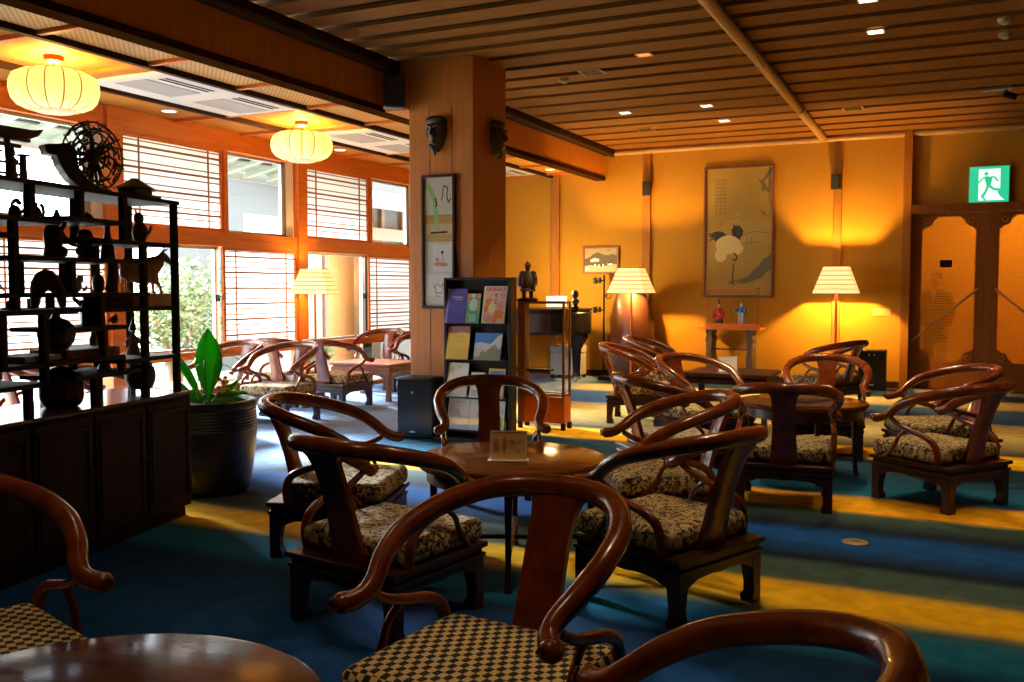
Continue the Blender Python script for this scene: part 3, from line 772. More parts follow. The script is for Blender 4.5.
# ------------------------------------------------------------------ lamps
def shade_mat(name, col, es):
    m = mat(name, (.9, .8, .6), .7, emit=col, es=es)
    return m
M_SHADE = shade_mat('pleated_shade', (1.0, .62, .21), 1.3)
M_SHADE2 = shade_mat('pumpkin_shade', (1.0, .68, .17), 1.35)
M_BATTEN = mat('shade_batten', (.45, .28, .08), .7)
def floor_lamp(x, y, rot, label, power, sc=1.0):
    t = thing('floor_lamp', label, 'floor lamp', (x, y, 0), rot, 'square shaded floor lamps')
    b = MB(); b.lathe([(.15, 0), (.15, .018), (.11, .03), (.03, .045), (.02, .06)], (0, 0, 0), 24); b.build('base', M_DARKBEAM, t)
    b = MB(); b.tube([(0, 0, .05), (0, 0, 1.30)], .016, 10); b.build('pole', M_CEDAR, t)
    z0, z1, a, c = 1.225, 1.225 + .34 * sc, .262 * sc, .145 * sc
    b = MB()
    b.rings([[(s * a, q2 * a, z0) for s, q2 in ((-1, -1), (1, -1), (1, 1), (-1, 1))], [(s * c, q2 * c, z1) for s, q2 in ((-1, -1), (1, -1), (1, 1), (-1, 1))]], False)
    sh = b.build('lamp_shade', M_SHADE, t, smooth=False)
    b = MB()
    for k in range(7):
        f = k / 6; w = a + (c - a) * f + .003; z = z0 + (z1 - z0) * f
        for s in (-1, 1):
            b.box(-w, w, s * w - .003, s * w + .003, z - .004, z + .004); b.box(s * w - .003, s * w + .003, -w, w, z - .004, z + .004)
    b.build('batten', M_BATTEN, sh, smooth=False)
    b = MB(); b.ball((0, 0, 1.315), (.028, .028, .036), 12, 8); b.build('bulb', mat('bulb', (1, .9, .7), .5, emit=(1, .75, .4), es=20), t)
    point_light('lamp_glow', t, (0, 0, 1.405), power, WARM, .03)
    return t
floor_lamp(-3.96, 12.15, 0, 'floor lamp with pleated square shade in front of the brown boulder', 210)
floor_lamp(-1.34, 12.45, 0, 'floor lamp with pleated square shade between the crane painting and the doors', 230)
floor_lamp(-6.73, 8.83, .3, 'floor lamp with pleated square shade standing at the window', 40, .86)

def pendant(x, y, label, sc=0.9):
    t = thing('ceiling_lamp', label, 'ceiling lamp', (x, y, ZL), 0, 'pumpkin shaped ceiling lamps'); t.scale = (sc, sc, 1.08)
    b = MB(); b.lathe([(.075, 0), (.075, -.035), (.06, -.045), (.01, -.048)], (0, 0, 0), 20); b.build('canopy', M_CEDAR, t)
    b = MB(); b.tube([(0, 0, -.04), (0, 0, -.13)], .012, 8); b.build('stem', M_BRASS, t)
    nl = 14; prof = [(.07, -.125), (.17, -.105), (.25, -.108), (.31, -.135), (.338, -.185), (.342, -.235), (.325, -.285), (.285, -.325), (.22, -.352), (.14, -.36)]
    b = MB(); seg = nl * 6; rg = []
    for (r, z) in prof:
        ring = []
        for k in range(seg):
            a = 2 * PI * k / seg; rr = r * (1 - .11 * (1 - abs(math.sin(a * nl / 2)) ** .6) * min(1, r / .25))
            ring.append((rr * math.cos(a), rr * math.sin(a), z))
        rg.append(ring)
    b.rings(rg, False); sh = b.build('lamp_shade', M_SHADE2, t, ang=80)
    b = MB()
    for k in range(nl):
        a = 2 * PI * k / nl
        b.tube([(r * .905 * math.cos(a), r * .905 * math.sin(a), z) for r, z in prof[1:]], .005, 5)
    b.build('shade_rib', M_BATTEN, sh)
    b = MB(); b.lathe([(.15, -.356), (.155, -.366), (.14, -.372), (.02, -.37)], (0, 0, 0), 28); b.build('bottom_ring', mat('lamp_bottom', (.8, .55, .35), .6, emit=(1, .55, .28), es=.7), t)
    point_light('lamp_glow', t, (0, 0, -.17), 110, (1, .60, .16), .08)
    point_light('ceiling_glow', t, (0, 0, -.085), 30, (1, .60, .16), .03)
    return t
pendant(-5.92, 4.75, 'glowing pumpkin shaped ceiling lamp above the display shelf, the larger looking one')
pendant(-5.98, 7.66, 'glowing pumpkin shaped ceiling lamp near the pillar, above the window armchairs')
pendant(-5.98, 1.90, 'glowing pumpkin shaped ceiling lamp beyond the left edge of the picture')

def downlight(x, y, z, label, sq=True, power=30, group='recessed ceiling lights'):
    t = thing('downlight', label, 'downlight', (x, y, z), 0, group)
    b = MB()
    if sq:
        for c, d in (((-.06, 0, -.004), (.012, .132, .012)), ((.06, 0, -.004), (.012, .132, .012)), ((0, -.06, -.004), (.12, .012, .012)), ((0, .06, -.004), (.12, .012, .012))): b.cbox(c, d)
    else: b.lathe([(.062, .0), (.075, .0), (.075, -.008), (.062, -.008)], (0, 0, 0), 24, False)
    b.build('trim_ring', M_BRASS if label.startswith('dim') else M_WHITE, t, smooth=False)
    b = MB()
    if sq: b.box(-.055, .055, -.055, .055, -.006, .0)
    else: b.lathe([(.062, -.005), (.01, -.006)], (0, 0, 0), 24)
    b.build('lens', mat('dim_lens', (1, .6, .3), .5, emit=(1, .35, .10), es=.8) if label.startswith('dim') else mat('downlight_lens', (1, .9, .7), .5, emit=(1, .82, .55), es=5), t, smooth=False)
    d = bpy.data.lights.new('spot_glow', 'SPOT'); d.energy = power; d.color = (1, .74, .42); d.spot_size = R(84); d.spot_blend = .7; d.shadow_soft_size = .05
    o = bpy.data.objects.new('spot_glow', d); COL.objects.link(o); o.parent = t; o.location = (0, 0, -.02)
    return t
for x, y, lab, pw in ((-.59, 7.80, 'lit square ceiling light right of the bamboo pole, complete in view', 45), (-.58, 6.92, 'lit square ceiling light right of the bamboo pole, cut by the top edge', 45), (-3.40, 10.16, 'lit square ceiling light left of the bamboo pole, nearest to the beam', 15),
                  (-2.47, 10.15, 'lit square ceiling light next to the bamboo pole above the crane painting', 15), (-2.50, 11.14, 'lit square ceiling light closest to the back wall', 12), (-2.42, 7.72, 'dim square ceiling light left of the bamboo pole, right of the pillar', 105)):
    downlight(x, y, ZC - .002, lab, True, pw * 3.0)
for x, y in ((-1.5, 1.3), (-.8, 4.8), (-2.9, 3.0), (-.6, 3.6), (1.2, 5.4), (1.4, 8.6)): downlight(x, y, ZC - .002, 'unseen square ceiling light above the armchairs, out of the picture', True, 80 if x > -2 else 30)  # unseen lamps; the one before the shelf is added to fill its ornaments
downlight(-6.74, 6.65, ZL - .001, 'round recessed light over the upper paper screen, nearer to the shelf', False, 15, 'round lights in the low ceiling')
downlight(-6.76, 9.39, ZL - .001, 'round recessed light near the pillar over the windows', False, 15, 'round lights in the low ceiling')
downlight(-5.19, 12.2, ZL - .001, 'round recessed light above the piano corner', False, 15, 'round lights in the low ceiling')
for x, y, r, lab in ((.30, 7.86, .055, 'round smoke detector on the ceiling near the right edge, first of two'), (.32, 8.32, .05, 'round smoke detector on the ceiling near the right edge, below the first'), (-3.39, 8.31, .05, 'small round detector on the ceiling beside the pillar')):
    t = thing('smoke_detector', lab, 'smoke detector', (x, y, ZC), 0)
    b = MB(); b.lathe([(r, 0), (r, -.014), (r * .8, -.03), (r * .3, -.036), (.002, -.036)], (0, 0, 0), 20); b.build('housing', mat('detector', (.45, .30, .16), .5), t)
    b = MB(); b.lathe([(r * .5, -.034), (r * .45, -.042), (.004, -.044)], (0, 0, 0), 14); b.build('sensor', M_GREYG, t)
for x, y, lab in ((-3.54, 11.35, 'flush square vent in the ceiling boards near the beam'), (-3.05, 8.15, 'flush square vent in the ceiling boards right of the pillar'), (-1.05, 11.0, 'flush square vent in the ceiling boards above the doors')):
    t = thing('ceiling_vent', lab, 'vent', (x, y, ZC), 0)
    b = MB(); b.box(-.11, .11, -.11, .11, -.008, 0); b.build('plate', mat('vent_plate', (.30, .14, .045), .5), t, smooth=False, bevel=.002)
    b = MB()
    for k in range(5): b.box(-.09, .09, -.085 + k * .04, -.073 + k * .04, -.011, -.008)
    b.build('slot', M_GAP, t, smooth=False)
t = thing('track_spotlight', 'small metal spotlight fitting on the ceiling above the exit sign', 'spotlight', (.37, 10.49, ZC), R(-10))
b = MB(); b.box(-.16, .10, -.02, .02, -.03, 0); b.build('rail', M_CHROME, t, smooth=False, bevel=.003)
b = MB(); b.tube([(.06, 0, -.03), (.06, 0, -.07)], .01, 8); b.tube([(.03, -.02, -.07), (.14, .03, -.11)], .035, 12); b.build('head', M_BLACKM, t)
def air_con(y0, y1, label):
    xc = -5.93; t = thing('air_conditioner', label, 'air conditioner', (xc, (y0 + y1) / 2, ZL), 0, 'cassette air conditioners in the low ceiling')
    h = (y1 - y0) / 2
    b = MB(); b.box(-.40, .40, -h, h, -.028, .0); b.build('panel', M_WHITE, t, smooth=False, bevel=.01)
    for k in (-1, 1):
        b = MB(); b.box(-.20, .14, k * h * .52 - h * .36, k * h * .52 + h * .36, -.032, -.026); b.build('intake_grille', M_GREYG, t, smooth=False)
        b = MB(); b.box(.22, .25, k * h * .5 - h * .32, k * h * .5 + h * .32, -.031, -.026); b.box(.28, .31, k * h * .5 - h * .32, k * h * .5 + h * .32, -.031, -.026); b.build('air_slot', M_INK, t, smooth=False)
    return t
air_con(5.38, 7.03, 'long white air conditioner panel in the low ceiling between the two glowing lamps')
air_con(8.25, 9.85, 'long white air conditioner panel in the low ceiling beside the pillar')
air_con(11.0, 12.5, 'long white air conditioner panel in the low ceiling seen past the pillar')

# ------------------------------------------------------------------ display shelf on its cabinet
SR = math.atan2(1.29, -0.25); SO = Vector((-3.95, 3.95, 0))
SD = Vector((math.cos(SR), math.sin(SR), 0)); SN = Vector((-math.sin(SR), math.cos(SR), 0))
def SH(s, z, dp=0.16): return SO + SD * s + SN * dp + Vector((0, 0, z))
shelf = thing('display_shelf', 'tall dark open display shelf with stepped planks standing on a cabinet base', 'display shelf', SO, SR)
D0 = 0.33
b = MB(); b.box(-2.0, .03, -.03, .42, .06, .70); b.build('cabinet_body', M_DARKW, shelf, smooth=False, bevel=.006)
b = MB(); b.box(-2.02, .04, -.04, .44, .695, .715); b.build('cabinet_top', grain('dark_top', (.03, .015, .01), (.05, .025, .015), (1, 6, 1), 4, .2, .4), shelf, smooth=False, bevel=.005)
b = MB(); b.box(-1.98, .01, 0, .40, 0, .07); b.build('plinth', M_DARKW, shelf, smooth=False)
for k in range(5):
    x0 = -2.0 + .405 * k; x1 = x0 + .40
    b = MB(); b.box(x0 + .008, x1 - .008, -.046, -.03, .09, .675)
    d = b.build('cabinet_door', M_DARKW, shelf, smooth=False, bevel=.004)
    b = MB()
    for c in ((x0 + .03, x0 + .05), (x1 - .05, x1 - .03)): b.box(c[0], c[1], -.052, -.045, .13, .635)
    b.box(x0 + .03, x1 - .03, -.052, -.045, .615, .635); b.box(x0 + .03, x1 - .03, -.052, -.045, .13, .15)
    b.build('door_moulding', M_DARKW, d, smooth=False, bevel=.003)
    b = MB(); b.ball((x1 - .025, -.06, .4), .012, 10, 6); b.build('knob', M_BLACKM, d)
PL = [(-2.0, .015, 1.785), (-2.0, -.92, 1.615), (-.87, -.46, 1.640), (-2.0, -1.20, 1.540), (-1.17, -.30, 1.445), (-.61, -.02, 1.545), (-.94, -.27, 1.275), (-2.0, -1.18, 1.275),
      (-2.0, -.82, 1.200), (-.64, -.02, 1.198), (-.90, -.45, 1.108), (-1.30, -.48, .955), (-.50, -.02, .928), (-2.0, -1.03, .866), (-.85, -.35, .872)]
for a, c, z in PL:
    b = MB(); b.box(a, c, 0, D0, z - .022, z); b.build('plank', M_DARKW, shelf, smooth=False, bevel=.003)
PO = [(-1.095, 1.615, 1.765), (-.775, 1.640, 1.765), (-.455, 1.545, 1.765), (-1.20, 1.20, 1.615), (-.845, 1.275, 1.425), (-1.035, .866, 1.20), (-1.285, .955, 1.18), (-1.14, .715, .85), (-.70, .715, .85),
      (-.30, .715, 1.525), (-.545, 1.275, 1.425), (-.645, 1.108, 1.255), (-.63, .955, 1.09), (-.495, .872, .955), (-1.62, .715, 1.765), (-1.98, .715, 1.765), (-.02, .715, 1.765)]
for x, z0, z1 in PO:
    b = MB(); w = .017
    b.box(x - w, x + w, 0, .034, z0, z1); b.build('post', M_DARKW, shelf, smooth=False, bevel=.003)
    b = MB(); b.box(x - w, x + w, D0 - .034, D0, z0, z1); b.build('post', M_DARKW, shelf, smooth=False, bevel=.003)

M_IRON = grain('cast_iron', (.03, .026, .022), (.065, .055, .045), (1, 1, 1), 30, .55)
M_BRWOOD = grain('carved_wood', (.26, .13, .05), (.42, .23, .10), (4, 4, 1), 8, .55)
M_DKWOOD = grain('carved_dark_wood', (.055, .032, .016), (.10, .06, .028), (4, 4, 1), 8, .5)
M_POT = grain('glazed_pot', (.045, .038, .034), (.11, .09, .07), (1, 1, 1), 10, .3, .3)
M_CREAM = grain('cream_ceramic', (.60, .55, .40), (.74, .70, .55), (1, 1, 1), 12, .35)
M_OLIVE = grain('olive_glaze', (.20, .17, .06), (.36, .30, .12), (1, 1, 1), 14, .3)
M_STONE = grain('grey_stone', (.28, .23, .19), (.44, .37, .31), (1, 1, 1), 18, .7)
M_COW = grain('cow_wood', (.70, .36, .11), (.85, .48, .18), (4, 1, 2), 6, .45)
def orn(name, label, cat, s, z, dp=.16, rot=None, group='ornaments on the display shelf'):
    t = thing(name, label, cat, SH(s, z, dp), SR + (R(-45) if rot is None else rot), group)
    if rot is None: t.scale = (.74, .74, 1)
    return t

t = orn('torii_model', 'small dark wooden shrine gate model at the left end of the top plank', 'shrine gate model', -1.215, 1.785, .16, 0.0)
for s in (-1, 1):
    b = MB(); b.tube([(s * .165, 0, 0), (s * .160, 0, .10), (s * .150, 0, .20)], [.020, .016, .014], 10); b.build('main_pillar', M_DKWOOD, t)
for s in (-1, 1):
    b = MB()
    for dx in (-.085, .085):
        b.tube([(s * .160 + dx, 0, 0), (s * .160 + dx, 0, .125)], [.019, .014], 8); b.cbox((s * .160 + dx, 0, .128), (.05, .05, .008))
    for z in (.035, .085): b.cbox((s * .160, 0, z), (.20, .014, .010))
    b.build('support_pillars', M_DKWOOD, t)
b = MB(); b.cbox((0, 0, .165), (.46, .016, .018)); b.cbox((0, 0, .185), (.022, .018, .03)); b.build('tie_beam', M_DKWOOD, t, smooth=False)
b = MB(); b.prism([(-.31, .225), (-.26, .205), (0, .198), (.26, .205), (.31, .225), (.345, .262), (.30, .248), (0, .238), (-.30, .248), (-.345, .262)], 'y', -.035, .035)
b.prism([(-.27, .188), (.27, .188), (.275, .205), (0, .199), (-.275, .205)], 'y', -.022, .022); b.build('top_beam', M_DKWOOD, t, smooth=False)
t = orn('seated_figure', 'slim dark figure standing inside the shrine gate model', 'figurine', -1.10, 1.785, .10)
b = MB(); b.lathe([(.028, 0), (.03, .01), (.022, .05), (.026, .09), (.012, .105), (.018, .12), (.016, .138), (.004, .148)], (0, 0, 0), 14); b.tube([(-.03, -.01, .03), (.0, -.03, .06), (.03, -.01, .085)], .008, 6); b.build('body', M_DKWOOD, t)

t = orn('boat_ornament', 'dark boat with a big openwork wheel standing on the top plank', 'boat ornament', -.57, 1.785, .15, R(-30))
t.scale = (.86, .86, 1)
b = MB()
out = [(-.235, .215), (-.165, .222), (-.10, .232), (-.06, .20), (-.05, .12), (.0, .06), (.06, .03), (.09, .0), (.03, .0), (-.05, .018), (-.11, .06), (-.155, .12), (-.17, .165), (-.225, .168)]
b.prism(out, 'y', -.055, .055); b.box(-.03, .14, -.05, .05, 0, .018)
b.build('hull', M_DKWOOD, t, smooth=False, bevel=.008)
b = MB(); cx, cz, r = .05, .18, .175
for rr, w in ((r, .006), (r * .72, .005), (r * .42, .005)): b.tube([(cx + rr * math.cos(k * PI / 16), 0, cz + rr * math.sin(k * PI / 16)) for k in range(33)], w, 6)
q = random.Random(2)
for k in range(22):
    a = k * 2 * PI / 22; a2 = a + q.uniform(-.5, .5)
    b.tube([(cx + .03 * math.cos(a), q.uniform(-.02, .02), cz + .03 * math.sin(a)), (cx + r * .6 * math.cos(a2), q.uniform(-.03, .03), cz + r * .6 * math.sin(a2)), (cx + r * 1.06 * math.cos(a), q.uniform(-.02, .02), cz + r * 1.06 * math.sin(a))], [.009, .007, .004], 5)
for k in range(80):
    a = q.uniform(0, 2 * PI); rr = r * q.uniform(.35, 1.0); a2 = a + q.uniform(.2, .5)
    b.tube([(cx + rr * math.cos(a), q.uniform(-.03, .03), cz + rr * math.sin(a)), (cx + rr * 1.02 * math.cos(a2), q.uniform(-.03, .03), cz + rr * 1.02 * math.sin(a2))], .006, 5)
b.ball((cx, 0, cz), (.045, .045, .045)); b.cbox((cx, 0, .008), (.16, .07, .016))
for sx in (-1, 1): b.tube([(cx + sx * .03, 0, .0), (cx, 0, cz)], .008, 6)
b.build('openwork_wheel', M_DKWOOD, t)
b = MB(); b.tube([(-.165, .04, .165), (-.25, .05, .0)], .003, 5); b.tube([(-.125, .04, .09), (-.19, .05, .0)], .003, 5); b.build('stay_rod', M_IRON, t)

t = orn('lantern_model', 'low hut shaped iron lantern at the right end of the top plank', 'lantern ornament', -.155, 1.785, .16, 0.0)
b = MB(); b.box(-.12, .12, -.08, .08, 0, .022); b.build('base', M_IRON, t, smooth=False, bevel=.004)
b = MB(); b.box(-.075, .075, -.055, .055, .022, .055); b.build('body', M_IRON, t, smooth=False, bevel=.004)
b = MB(); b.lathe([(.135, .052), (.13, .058), (.075, .082), (.05, .098), (.035, .103), (.028, .112), (.006, .116)], (0, 0, 0), 18, sx=1.0, sy=.75); b.build('roof', M_IRON, t, ang=25)

def critter(t, m, body, head, extra=()):
    b = MB(); b.ball(*body); b.ball(*head)
    for e in extra:
        b.tube(*e)
    return b.build('body', m, t)
t = orn('bird_figurine', 'small dark bird with bent neck on the second plank at the left', 'bird figurine', -1.03, 1.615)
critter(t, M_IRON, ((0, 0, .032), (.038, .025, .034)), ((.022, 0, .078), (.014, .011, .012)), ((spline([(-.01, 0, .045), (-.012, 0, .07), (.01, 0, .088), (.028, 0, .078), (.034, 0, .066)], 4), .010, 8), (spline([(.03, 0, .03), (.05, 0, .04), (.055, 0, .05)], 4), .010, 6)))
t = orn('squirrel_figurine', 'small dark crouching animal figurine beside the second plank\'s post', 'animal figurine', -.985, 1.615, .08)
critter(t, M_IRON, ((0, 0, .030), (.030, .022, .031)), ((-.006, 0, .066), (.016, .013, .015)), ((spline([(.025, 0, .01), (.04, 0, .03), (.034, 0, .06), (.02, 0, .07)], 4), .010, 7), ([(-.012, 0, .075), (-.014, 0, .088)], .004, 5)))
t = orn('goddess_figurine', 'tall dark seated robed figure on the middle plank', 'figurine', -.775, 1.445)
b = MB(); b.lathe([(.062, 0), (.064, .015), (.055, .05), (.060, .10), (.058, .135), (.038, .155), (.016, .165), (.02, .17)], (-.012, 0, 0), 18); b.ball((.012, 0, .195), (.025, .024, .030), 14, 9); b.ball((.012, 0, .222), (.014, .014, .014), 10, 6)
b.tube(spline([(.03, -.01, .13), (.055, -.02, .165), (.045, -.02, .19), (.03, -.02, .18)], 5), [.014] * 16, 8); b.tube(spline([(.035, 0, .12), (.065, 0, .09), (.10, 0, .068), (.14, 0, .058)], 5), [.018 - .0008 * k for k in range(16)], 8)
b.ball((.03, 0, .03), (.045, .04, .03)); b.build('body', M_DKWOOD, t)
t = orn('helmet_ornament', 'dark wide brimmed figure ornament on the middle plank', 'figurine', -.565, 1.445)
b = MB(); b.lathe([(.045, 0), (.05, .008), (.045, .03), (.035, .04), (.05, .055), (.048, .085), (.03, .095)], (0, 0, 0), 16); b.lathe([(.03, .094), (.115, .100), (.112, .106), (.055, .112), (.045, .135), (.03, .148), (.004, .152)], (0, 0, 0), 20, sy=.8)
b.ball((-.045, 0, .04), (.018, .018, .022)); b.build('body', M_IRON, t)
t = orn('incense_dome', 'small dark dome on the short upper plank', 'dome ornament', -.55, 1.640)
b = MB(); b.lathe([(.046, 0), (.048, .006), (.042, .022), (.026, .034), (.008, .038), (.008, .044), (.002, .046)], (0, 0, 0), 18); b.build('body', M_IRON, t)
t = orn('bear_figurine', 'brown round seated animal figurine behind the post near the shelf end', 'animal figurine', -.125, 1.545)
critter(t, M_BRWOOD, ((0, 0, .06), (.058, .045, .062)), ((-.006, 0, .135), (.038, .034, .036)), (([(-.02, 0, .16), (-.03, 0, .185)], .009, 6), (spline([(.05, 0, .05), (.072, 0, .07), (.078, 0, .1)], 4), .013, 6)))
t = orn('cone_vase', 'slender cone shaped vase on the middle plank', 'vase', -.395, 1.445)
b = MB(); b.lathe([(.052, 0), (.055, .01), (.045, .06), (.026, .12), (.018, .155), (.022, .178), (.017, .178), (.013, .15)], (0, 0, 0), 18); b.build('body', M_POT, t)
t = orn('crane_figurine', 'thin dark bird with raised neck and spread wings at the left edge', 'bird figurine', -1.285, 1.275, .12)
b = MB(); b.ball((0, 0, .05), (.05, .022, .022), rx=0, ry=R(15)); b.tube(spline([(.03, 0, .06), (.055, 0, .09), (.048, 0, .12), (.06, 0, .15)], 5), [.009] * 6 + [.006] * 10, 7); b.tube([(.06, 0, .15), (.05, 0, .175)], [.007, .001], 6)
b.tube(spline([(.04, 0, .08), (.09, 0, .05), (.125, 0, .01)], 5), [.014 - .0011 * k for k in range(11)], 6); b.tube(spline([(.03, .01, .07), (.07, .02, .04), (.105, .02, .0)], 5), [.012 - .001 * k for k in range(11)], 6); b.tube([(0, 0, .04), (0, 0, 0)], .006, 6); b.cbox((0, 0, .004), (.08, .04, .008)); b.build('body', M_IRON, t)
t = orn('hand_bell', 'tiny dark bell on a flat dish on the lower left plank', 'bell', -1.10, 1.200, .14)
b = MB(); b.lathe([(.045, 0), (.046, .008), (.02, .010), (.021, .02), (.014, .038), (.004, .042), (.004, .05)], (0, 0, 0), 14); b.build('body', M_IRON, t)
t = orn('elephant_carving', 'arched grey stone elephant shaped carving', 'stone carving', -.835, 1.200)
pts = [(-.105, 0), (-.105, .08), (-.098, .125), (-.07, .168), (-.02, .188), (.03, .182), (.07, .15), (.098, .10), (.108, .05), (.108, 0), (.062, 0), (.055, .035), (.03, .078), (0, .085), (-.03, .07), (-.045, .035), (-.052, 0)]
b = MB(); b.prism(pts, 'y', -.045, .045); b.build('body', M_STONE, t, bevel=.022, seg=4)
t = orn('small_cup', 'tiny dark cup under the arch of the stone carving', 'cup', -.85, 1.200, .25)
b = MB(); b.lathe([(.016, 0), (.02, .004), (.02, .048), (.016, .048), (.015, .01)], (0, 0, 0), 14); b.build('body', M_IRON, t)
t = orn('cat_figurine', 'cream ceramic cat figurine on the inner plank', 'cat figurine', -.63, 1.275)
critter(t, M_CREAM, ((-.012, 0, .034), (.042, .034, .036)), ((.018, 0, .068), (.024, .02, .018)), (([(.006, 0, .08), (.0, 0, .094)], [.008, .002], 6), ([(.03, 0, .08), (.036, 0, .094)], [.008, .002], 6), (spline([(.03, 0, .01), (.052, 0, .015), (.055, 0, .038)], 4), .007, 6)))
t = orn('gourd_pot', 'olive glazed bottle with bird shaped stopper', 'bottle', -.475, 1.275)
b = MB(); b.lathe([(.028, 0), (.036, .012), (.042, .05), (.034, .08), (.016, .094), (.014, .10)], (0, 0, 0), 18); b.build('body', M_OLIVE, t)
b = MB(); b.tube(spline([(0, 0, .096), (-.004, 0, .112), (-.008, 0, .13)], 4), [.012, .011, .010, .009, .008, .007, .005, .004, .002], 7); b.tube([(-.004, 0, .108), (.03, 0, .102)], [.009, .003], 7); b.build('stopper', M_OLIVE, t)
t = orn('teardrop_figurine', 'black teardrop shaped penguin-like figurine next to the olive bottle', 'figurine', -.385, 1.275)
b = MB(); b.lathe([(.02, 0), (.03, .01), (.032, .035), (.022, .07), (.012, .10), (.003, .118)], (0, 0, 0), 16); b.tube([(-.015, -.01, .05), (-.03, -.02, .02)], .007, 6); b.build('body', M_IRON, t)

# the cow
t = orn('cow_figurine', 'brown wooden cow standing on a wooden block', 'cow figurine', -.125, 1.268, .15)
t.scale = (.84, .95, 1.04)
b = MB()
sec = [(-.14, .125, .03, .034), (-.12, .128, .054, .058), (-.06, .122, .062, .066), (0, .118, .064, .072), (.05, .124, .058, .072), (.085, .142, .046, .06), (.115, .166, .034, .046), (.135, .188, .026, .036)]
b.rings([[(x, w * math.cos(2 * PI * k / 14), z + h * math.sin(2 * PI * k / 14)) for k in range(14)] for x, z, w, h in sec])
b.rings([[(x, w * math.cos(2 * PI * k / 12), z + h * math.sin(2 * PI * k / 12)) for k in range(12)] for x, z, w, h in ((.105, .196, .018, .02), (.13, .2, .026, .026), (.155, .188, .022, .024), (.182, .165, .015, .018), (.195, .158, .012, .014))])
for x, y, fwd in ((-.105, .028, 0), (-.10, -.028, 1), (.065, .026, 0), (.06, -.026, 1)):
    if x < 0: p = [(x, y, .11), (x - .012 + fwd * .02, y, .07), (x - .02 + fwd * .022, y, .05), (x - .012 + fwd * .02, y, .012), (x - .008 + fwd * .02, y, .0)]
    else: p = [(x, y, .11), (x + .002 + fwd * .02, y, .06), (x + .004 + fwd * .035, y, .045), (x + .006 + fwd * .045, y, .012), (x + .012 + fwd * .045, y, 0)]
    b.tube(spline(p, 4), [.032, .029, .026, .023, .019, .013, .012, .011, .010, .010, .009, .009, .010, .011, .013, .013, .013], 8)
b.tube(spline([(-.135, 0, .15), (-.152, 0, .12), (-.15, 0, .07), (-.148, 0, .05)], 4), [.007] * 10 + [.011] * 3, 6)
cow = b.build('body', M_COW, t)
b = MB()
for s in (-1, 1): b.tube(spline([(.128, s * .018, .22), (.135, s * .034, .228), (.155, s * .04, .236)], 4), [.008 - .0007 * k for k in range(9)], 7)
b.build('horn', M_DKWOOD, t)
b = MB()
for s in (-1, 1): b.ball((.118, s * .036, .206), (.012, .022, .008), rz=s * .4)
b.build('ear', M_COW, t)
t = orn('wooden_block', 'flat brown wooden block carrying the cow', 'wooden block', -.14, 1.198, .16, 0.0)
b = MB(); b.box(-.19, .19, -.10, .10, 0, .069); b.build('body', M_COW, t, smooth=False, bevel=.004)

t = orn('square_teapot', 'square dark iron pot with a spout on the short plank', 'teapot', -.56, 1.108, .14)
b = MB(); b.box(-.066, .066, -.066, .066, 0, .13); b.box(-.05, .05, -.05, .05, .13, .145); b.build('body', M_IRON, t, smooth=False, bevel=.008)
b = MB(); b.tube([(-.06, 0, .105), (-.115, 0, .142)], [.016, .009], 8); b.build('spout', M_IRON, t)
b = MB(); b.ball((0, 0, .152), (.012, .012, .01)); b.build('lid_knob', M_IRON, t)
t = orn('round_jar', 'large round dark pot with short neck on the long board', 'jar', -.775, .998, .17)
b = MB(); b.lathe([(.06, 0), (.075, .004), (.108, .035), (.122, .075), (.112, .112), (.075, .142), (.032, .155), (.026, .168), (.030, .176), (.022, .176), (.018, .15)], (0, 0, 0), 28); b.build('body', M_POT, t)
t = orn('long_board', 'long patterned wooden board lying under the round pot', 'board', -.66, .955, .16, 0.0)
b = MB(); b.box(-.185, .20, -.11, .11, 0, .042); b.build('body', grain('burl_wood', (.14, .06, .02), (.34, .19, .07), (3, 3, 3), 20, .5), t, smooth=False, bevel=.004)
t = orn('stone_slab', 'thin dark slab at the left end of the plank under the round pot', 'slab', -1.0, .955, .16, 0.0)
b = MB(); b.box(-.10, .13, -.10, .10, 0, .030); b.build('body', M_STONE, t, smooth=False, bevel=.006)
t = orn('wren_figurine', 'tiny bird figurine on the end of the short plank', 'bird figurine', -.36, 1.108)
critter(t, M_STONE, ((0, 0, .02), (.030, .018, .02)), ((.016, 0, .040), (.013, .011, .011)), (([(-.025, 0, .02), (-.045, 0, .012)], [.010, .004], 6),))
t = orn('gold_bottle', 'narrow golden bottle standing on the plank behind the round pot', 'bottle', -.40, .955, .26)
b = MB(); b.lathe([(.028, 0), (.030, .008), (.028, .07), (.014, .10), (.012, .13), (.015, .14), (.01, .14)], (0, 0, 0), 16); b.build('body', M_OLIVE, t)
t = orn('white_figure', 'small figure with white and yellow robe on the low inner plank', 'figurine', -.42, .872, .18)
b = MB(); b.lathe([(.045, 0), (.046, .005), (.03, .035), (.018, .052), (.008, .058)], (0, 0, 0), 16); b.ball((0, 0, .07), (.014, .014, .016)); b.build('body', M_CREAM, t)
t = orn('kimono_doll', 'small doll in a pale robe with a black peaked hat near the shelf end', 'doll', -.15, .928, .2)
b = MB(); b.lathe([(.052, 0), (.054, .006), (.035, .05), (.036, .08), (.022, .105), (.012, .115)], (0, 0, 0), 16, sy=.8); b.tube(spline([(.03, 0, .09), (.055, -.01, .06), (.06, -.02, .035)], 4), [.014] * 9, 8); b.tube(spline([(-.03, 0, .09), (-.05, -.01, .06), (-.045, -.03, .05)], 4), [.014] * 9, 8); b.build('robe', grain('doll_robe', (.45, .42, .50), (.75, .60, .40), (1, 1, 1), 25, .7), t)
b = MB(); b.ball((0, -.002, .132), (.019, .019, .022), 12, 8); b.build('head', mat('doll_face', (.72, .62, .52), .5), t)
